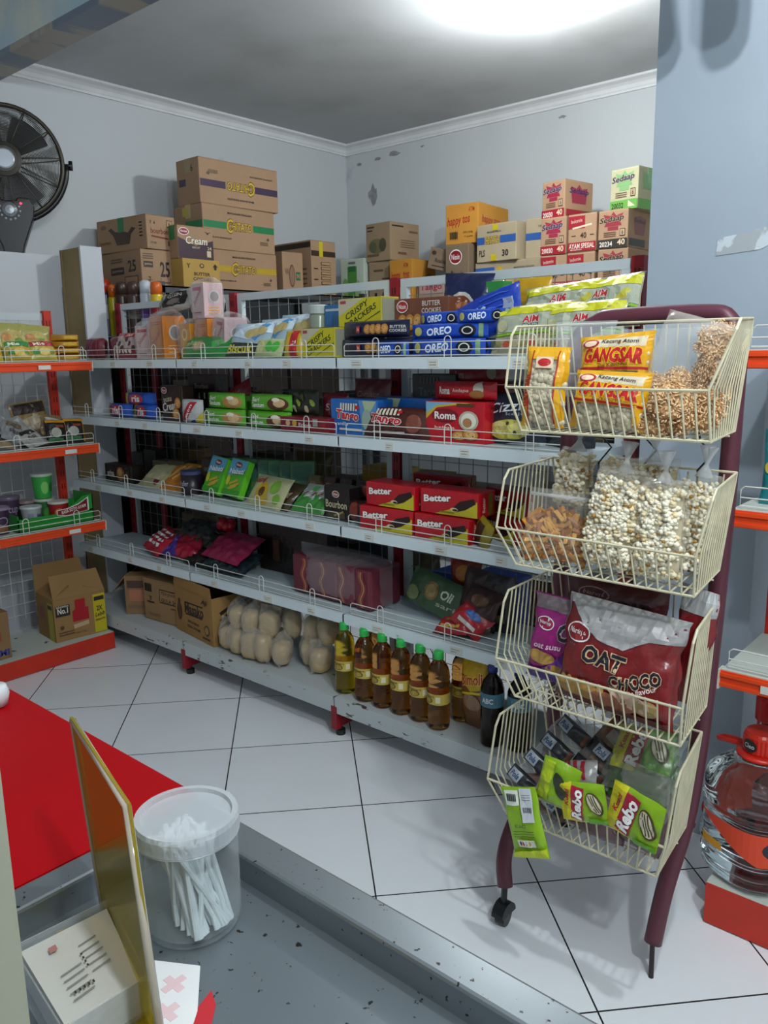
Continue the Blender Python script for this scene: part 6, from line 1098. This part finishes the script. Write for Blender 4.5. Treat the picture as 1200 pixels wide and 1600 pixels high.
# jar with straws
jx, jy = -.646, .429
t = thing('plastic_jar', 'clear plastic jar with frosted lid holding wrapped straws on the steel counter', 'jar', (jx, jy, .8205))
b = MB(); b.lathe([(.046, 0), (.0492, .004), (.05, .012), (.05, .112), (.0487, .112), (.0487, .010), (.044, .005), (.002, .005)], film('#dfe4e6', .015, .30, .05, '#f2f5f5', 0), 48, cap=False); b.lathe([(.001, 0), (.046, 0)], film('#dfe4e6', .03, .3, .05, '#f2f5f5', 0), 48, cap=False); b.build('jar_body', t, smooth=True)
b = MB(); b.lathe([(.0505, .102), (.053, .104), (.053, .118), (.0515, .1225), (.046, .1225), (.0445, .1185), (.001, .1185)], film('#c4c8cc', .42, .85, .3, '#f2f5f5', 0), 48, cap=False); b.lathe([(.0505, .1), (.0525, .102), (.0505, .104)], film('#c4c8cc', .5, .85, .3, '#f2f5f5', 0), 48, cap=False); b.build('lid', t)
STW = mat('#e6e8ea', .4, 0, 0); rr = random.Random(4); s0 = None
for k in range(120):
    a = rr.uniform(-.5, .5); top = Vector((jx-.038+.052*rr.random(), jy+rr.uniform(-.024, .024), .8205+rr.uniform(.088, .098))); bot = Vector((jx+rr.uniform(-.012, .042), jy+rr.uniform(-.024, .024), .8285))
    if s0 is None:
        s0 = tag(MB().tube([(0, 0, 0), (0, 0, .1)], .0027, STW, 7).build('drinking_straw'), 'thin white wrapped straw leaning inside the clear jar', 'straw', 'wrapped straws in the jar'); o = s0
    else: o = s0.copy(); C.objects.link(o)
    d_ = (top-bot); o.location = bot; o.rotation_mode = 'QUATERNION'; o.rotation_quaternion = d_.to_track_quat('Z', 'Y'); o.scale = (1, 1, min(1.08, d_.length/.1))
# acrylic stand
t = thing('acrylic_stand', 'upright translucent yellow acrylic sheet with rounded clear edges on the counter', 'sign stand', (0, 0, 0))
A, B_ = Vector((-.717, .37, .8205)), Vector((-.505, .304, .8205)); C_, D_ = Vector((-.538, .307, 1.051)), Vector((-.752, .372, 1.037)); B_ = Vector((-.503, .300, .8205))
ACR = film('#9a9436', .40, .55, .2, '#e2cc6c', 0); n_ = (B_-A).cross(D_-A).normalized(); b = MB(); b.slab([A, B_, C_, D_], .0025, ACR); b.build('sheet', t)
b = MB(); off = n_*.00125; b.tube([A+off, D_+off+Vector((.003, 0, -.003)), C_+off+Vector((-.004, 0, -.004)), B_+off], .0036, film('#c8bfae', .6, .85, .1, None, 0), 8); b.build('clear_edge', t, smooth=True)
b = MB(); f_ = Vector((-.05, -.13, 0)); b.slab([A+Vector((0, 0, .0)), A+f_*.35, B_+f_*.35, B_], .004, ACR); b.build('foot_plate', t)
# card box
t = thing('card_box', 'clear lidded box stacked with white printed cards behind the acrylic sheet', 'card box', (-.640, .306, .8205), R(-1))
CW = mat('#c9c9c4', .6, 0, .03); b = MB(); b.add([(-.052, -.036, .002), (.062, -.050, .002), (.064, .018, .002), (-.046, .048, .002)]+[(-.052, -.036, .036), (.062, -.050, .036), (.064, .018, .036), (-.046, .048, .036)], [(3, 2, 1, 0), (4, 5, 6, 7), (0, 1, 5, 4), (1, 2, 6, 5), (2, 3, 7, 6), (3, 0, 4, 7)], CW); b.build('card_stack', t)
b = MB(); def_c = lambda x, y, o: (x+.008+.0*y, y-.005-.18*x, .0365+o)
print_on(b, def_c, .1, .06, [[Q(-.25+.1*i, .2, .02, .3, '#8a8a86', 6) for i in range(5)], [Q(.0+.09*i, -.2, .02, .34, '#8a8a86', 6) for i in range(5)], [Q(-.1+.06*i, .02, .03, .03, '#3a3432') for i in range(4)], [Q(.3, -.3+.07*i, .04, .03, '#3a3432') for i in range(5)], Q(-.35, -.3, .08, .12, '#b07a74')]); b.build('printed_label', t)
b = MB(); cl = film('#eef2f4', .10, .5, .05)
q = [(-.056, -.040), (.066, -.054), (.068, .021), (-.049, .052)]
for i in range(4):
    (x0, y0), (x1, y1) = q[i], q[(i+1) % 4]; b.slab([(x0, y0, 0), (x1, y1, 0), (x1, y1, .042), (x0, y0, .042)], .0015, cl)
b.build('clear_box', t)
# paper slips
tag(MB().prism([(-.628, .366), (-.585, .392), (-.542, .357), (-.52, .33), (-.56, .30)], .8205, .8212, mat('#cfd0d0', .7, 0, 0)).build('paper_slip'), 'white paper slip with pale pink crosses lying by the jar', 'paper')
b = MB()
for cx_, cy_ in ((-.585, .362), (-.562, .338)): b.box(cx_-.012, cx_+.012, cy_-.004, cy_+.004, .8212, .8215, ink('#d0b4b7')); b.box(cx_-.004, cx_+.004, cy_-.012, cy_+.012, .8212, .8216, ink('#d0b4b7'))
o = b.build('printed_cross', bpy.data.objects['paper_slip'])
tag(MB().prism([(-.552, .380), (-.535, .372), (-.47, .30), (-.50, .27), (-.543, .353)], .8205, .8211, mat('#b01824', .6, 0, 0)).build('red_card'), 'red card half under the white paper slip', 'card')
# cream post at the left edge and round knob
tag(MB().box(-.545, -.500, .135, .198, .8205, 1.20, mat('#9a9a86', .5, 0, .04)).build('display_edge', bevel=.004), 'cream plastic casing edge standing on the counter at the left photo edge', 'screen casing')
tag(MB().lathe([(.001, 0), (.018, .002), (.022, .02), (.018, .034), (.001, .036)], mat('#c6c8ca', .4, 0, 0), 20, c=(-1.272, .505, .85)).build('round_container', smooth=True), 'small round white container standing on the far corner of the red table', 'container')

# ================================================================== ceiling lamp and fittings near the column
t = thing('ceiling_lamp', 'bright bulb hanging just below the ceiling over the back aisle', 'lamp', (-1.92, 3.22, 2.62))
b = MB(); b.lathe([(.012, .24), (.02, .2), (.02, .16), (.016, .15)], mat('#c0c4c8', .4), 18); b.build('socket', t)
for nm, col, x, y, z, ang, r in (('round_canister', 'pale rounded canister with blue patch hanging at the top of the column', -.80, 2.0, 2.183, 12, .042),):
    t = thing(nm, col, 'canister', (x, y, z+.035), (R(ang), 0, 0)); b = MB()
    b.lathe([(.001, -.042), (r*.7, -.036), (r*.97, -.012), (r, .02), (r, .15)], mat('#aab9bd', .3, 0, .04), 28); b.build('canister_body', t, smooth=True)
    b = MB(); print_on(b, lambda xx, yy, o: ((r+o+.001)*math.sin(xx/r), -(r+o+.001)*math.cos(xx/r), yy+.03), .08, .05, [Q(.05, .1, .5, .8, '#1f5a9a'), O(-.4, .1, .1, .2, '#3a5a70')], cuts=([-.03, -.015, 0, .015, .03], [])); b.build('printed_label', t)
    b = MB(); b.tube([(0, 0, .14), (0, .02, .75)], .008, mat('#8f9aa0', .4), 8); b.build('hanger', t)
dup(t, (-1.045, 2.28, 2.365), (R(10), 0, 0), 'small pale rounded canister seen at the top edge left of the column')
dup(t, (-.66, 2.0, 2.215), (R(12), 0, R(30)), 'pale rounded canister at the top right corner of the photo')

# ================================================================== goods on the rear run seen dimly through the mesh
rr = random.Random(21)
RC = ['#6a5e48', '#50422c', '#78694f', '#36424e', '#8a7e6a', '#3c3128', '#5a4e24', '#28343f', '#6a502c', '#26221f']  # goods colours darkened to put shade behind the mesh
for li, z in enumerate((1.03, .69, .36)):
    x = -3.57; k = 0
    while x < -1.15:
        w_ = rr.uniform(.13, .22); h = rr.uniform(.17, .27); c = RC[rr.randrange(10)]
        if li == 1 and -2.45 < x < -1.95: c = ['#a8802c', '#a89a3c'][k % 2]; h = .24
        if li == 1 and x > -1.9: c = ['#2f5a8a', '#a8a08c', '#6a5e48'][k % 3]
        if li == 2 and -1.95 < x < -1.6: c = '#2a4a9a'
        side = 'dim '+{0: 'upper', 1: 'middle', 2: 'lower'}[li]+' row of the rear shelving, item '
        nmw = ['behind the left end', 'left of the first upright', 'right of the first upright', 'behind the middle bay left', 'behind the middle bay', 'behind the middle bay right', 'left of the second upright', 'right of the second upright', 'behind the right bay left', 'behind the right bay', 'behind the right bay right', 'behind the wire baskets', 'at the right end', 'at the far right corner', 'in the far right corner', 'last in the row', 'beyond the last', 'at the end', 'end', 'end'][min(k, 19)]
        if any(abs(x+w_/2-u) < .01 for u in UX): x += .02
        colour = {'#6a5e48': 'tan', '#50422c': 'brown', '#78694f': 'beige', '#36424e': 'slate blue', '#8a7e6a': 'pale beige', '#3c3128': 'dark brown', '#5a4e24': 'olive', '#28343f': 'dark blue', '#6a502c': 'ochre', '#26221f': 'black', '#a8802c': 'amber', '#a89a3c': 'yellow olive', '#2f5a8a': 'blue', '#a8a08c': 'stone coloured', '#2a4a9a': 'bright blue'}[c]
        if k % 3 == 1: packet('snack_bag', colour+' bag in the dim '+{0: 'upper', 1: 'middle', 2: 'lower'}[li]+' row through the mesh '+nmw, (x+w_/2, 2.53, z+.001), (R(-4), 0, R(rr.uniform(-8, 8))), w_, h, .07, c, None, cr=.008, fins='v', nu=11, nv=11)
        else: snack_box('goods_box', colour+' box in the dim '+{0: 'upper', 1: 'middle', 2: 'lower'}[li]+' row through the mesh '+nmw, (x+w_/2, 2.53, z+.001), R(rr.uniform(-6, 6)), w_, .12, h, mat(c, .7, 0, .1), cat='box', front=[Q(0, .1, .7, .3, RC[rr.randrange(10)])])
        x += w_+rr.uniform(.012, .05); k += 1

for li, z in enumerate((1.101, .501)):  # closed dark boxes added to deepen the shade behind the left bay
    for k in range(3):
        carton('shade_box', ['nearest', 'middle', 'furthest'][k]+' dark box on the '+['upper', 'lower'][li]+' inner shelf of the left rack behind the mesh', (-3.965, 2.73+.45*k, z), 0, .52, .42, .5 if li else .42, body='#2a2420', seam=False, cat='box')
tag(MB().box(-4.27, -3.66, 2.42, 2.44, .02, .98, mat('#241f1d', .8, 0, .15)).build('shade_board'), 'added dark board for shade behind the left end of the shelving', 'board')  # board added to keep the lower left corner dark

# groups of repeated things
GROUPS = {'carton': 'kraft cartons stored on racks and shelves', 'noodle_carton': 'instant noodle cartons stacked on the back rack', 'wrapped_snack_box': 'film wrapped pink and orange boxes on the top tier', 'cookie_tube': 'blue cookie tubes on the top tier',
 'cookie_packet': 'navy cookie packets on the top tier', 'cracker_bag': 'clear bags of crackers', 'spray_can': 'spray cans behind the mesh', 'biscuit_roll': 'biscuit rolls on the second tier', 'sandwich_biscuit_packet': 'green sandwich biscuit packets',
 'wafer_box': 'wafer boxes on the grey shelving', 'wafer_packet': 'wafer packets on the grey shelving', 'cake_box': 'red snack cake boxes on the third tier', 'snack_bag': 'crumpled snack bags', 'snack_packet': 'loose snack packets', 'wrapped_block': 'plastic wrapped beige blocks on the base tier',
 'oil_bottle': 'oil bottles on the base tier', 'noodle_packet': 'noodle packets on the orange shelving', 'noodle_bag': 'noodle bags leaning on the mesh', 'seasoning_sachet': 'silver sachets on the middle orange shelf', 'noodle_cup': 'noodle cups on the lower orange shelf', 'popcorn_bag': 'popcorn bags in the second basket',
 'peanut_bag': 'peanut bags in the top basket', 'oat_pouch': 'oat pouches in the third basket', 'wafer_stick_pack': 'wafer stick packs in the bottom basket', 'sunflower_seed_packet': 'stacked sunflower seed packets', 'sunflower_seed_sachet': 'seed sachets hanging over the rim', 'goods_box': 'boxes on the rear shelving',
 'water_bottle': 'large water bottles', 'shade_box': 'dark boxes added for shade on the inner rack shelves', 'round_canister': 'canisters near the column', 'biscuit_packet': 'biscuit packets on the grey shelving', 'clear_bag': 'clear bags in the wire baskets', 'biscuit_box': 'biscuit boxes on the grey shelving', 'snack_box': 'small snack boxes on the grey shelving'}
for o in list(C.objects):
    if o.parent is None and 'category' in o and 'group' not in o:
        k = o.name.split('.')[0]
        if k in GROUPS: o['group'] = GROUPS[k]

# let tilted packs rest on what carries them: lift each so that its lowest point sits at its support height
bpy.context.view_layer.update()
for o in C.objects:
    if o.parent is None and o.type == 'EMPTY' and o.name.split('.')[0] in GROUPS and max(abs(o.rotation_euler.x), abs(o.rotation_euler.y)) > .02 and 'hanging' not in o['label'] and o.name.split('.')[0] not in ('round_canister', 'clear_bag', 'wafer_stick_pack', 'sunflower_seed_packet', 'snack_bag'):
        lo = min((c.matrix_world @ v.co).z for c in o.children if not c.name.startswith('printed') for v in c.data.vertices)
        d_ = o.location.z-lo
        if 0 < d_ < .03: o.location.z += d_+.0005
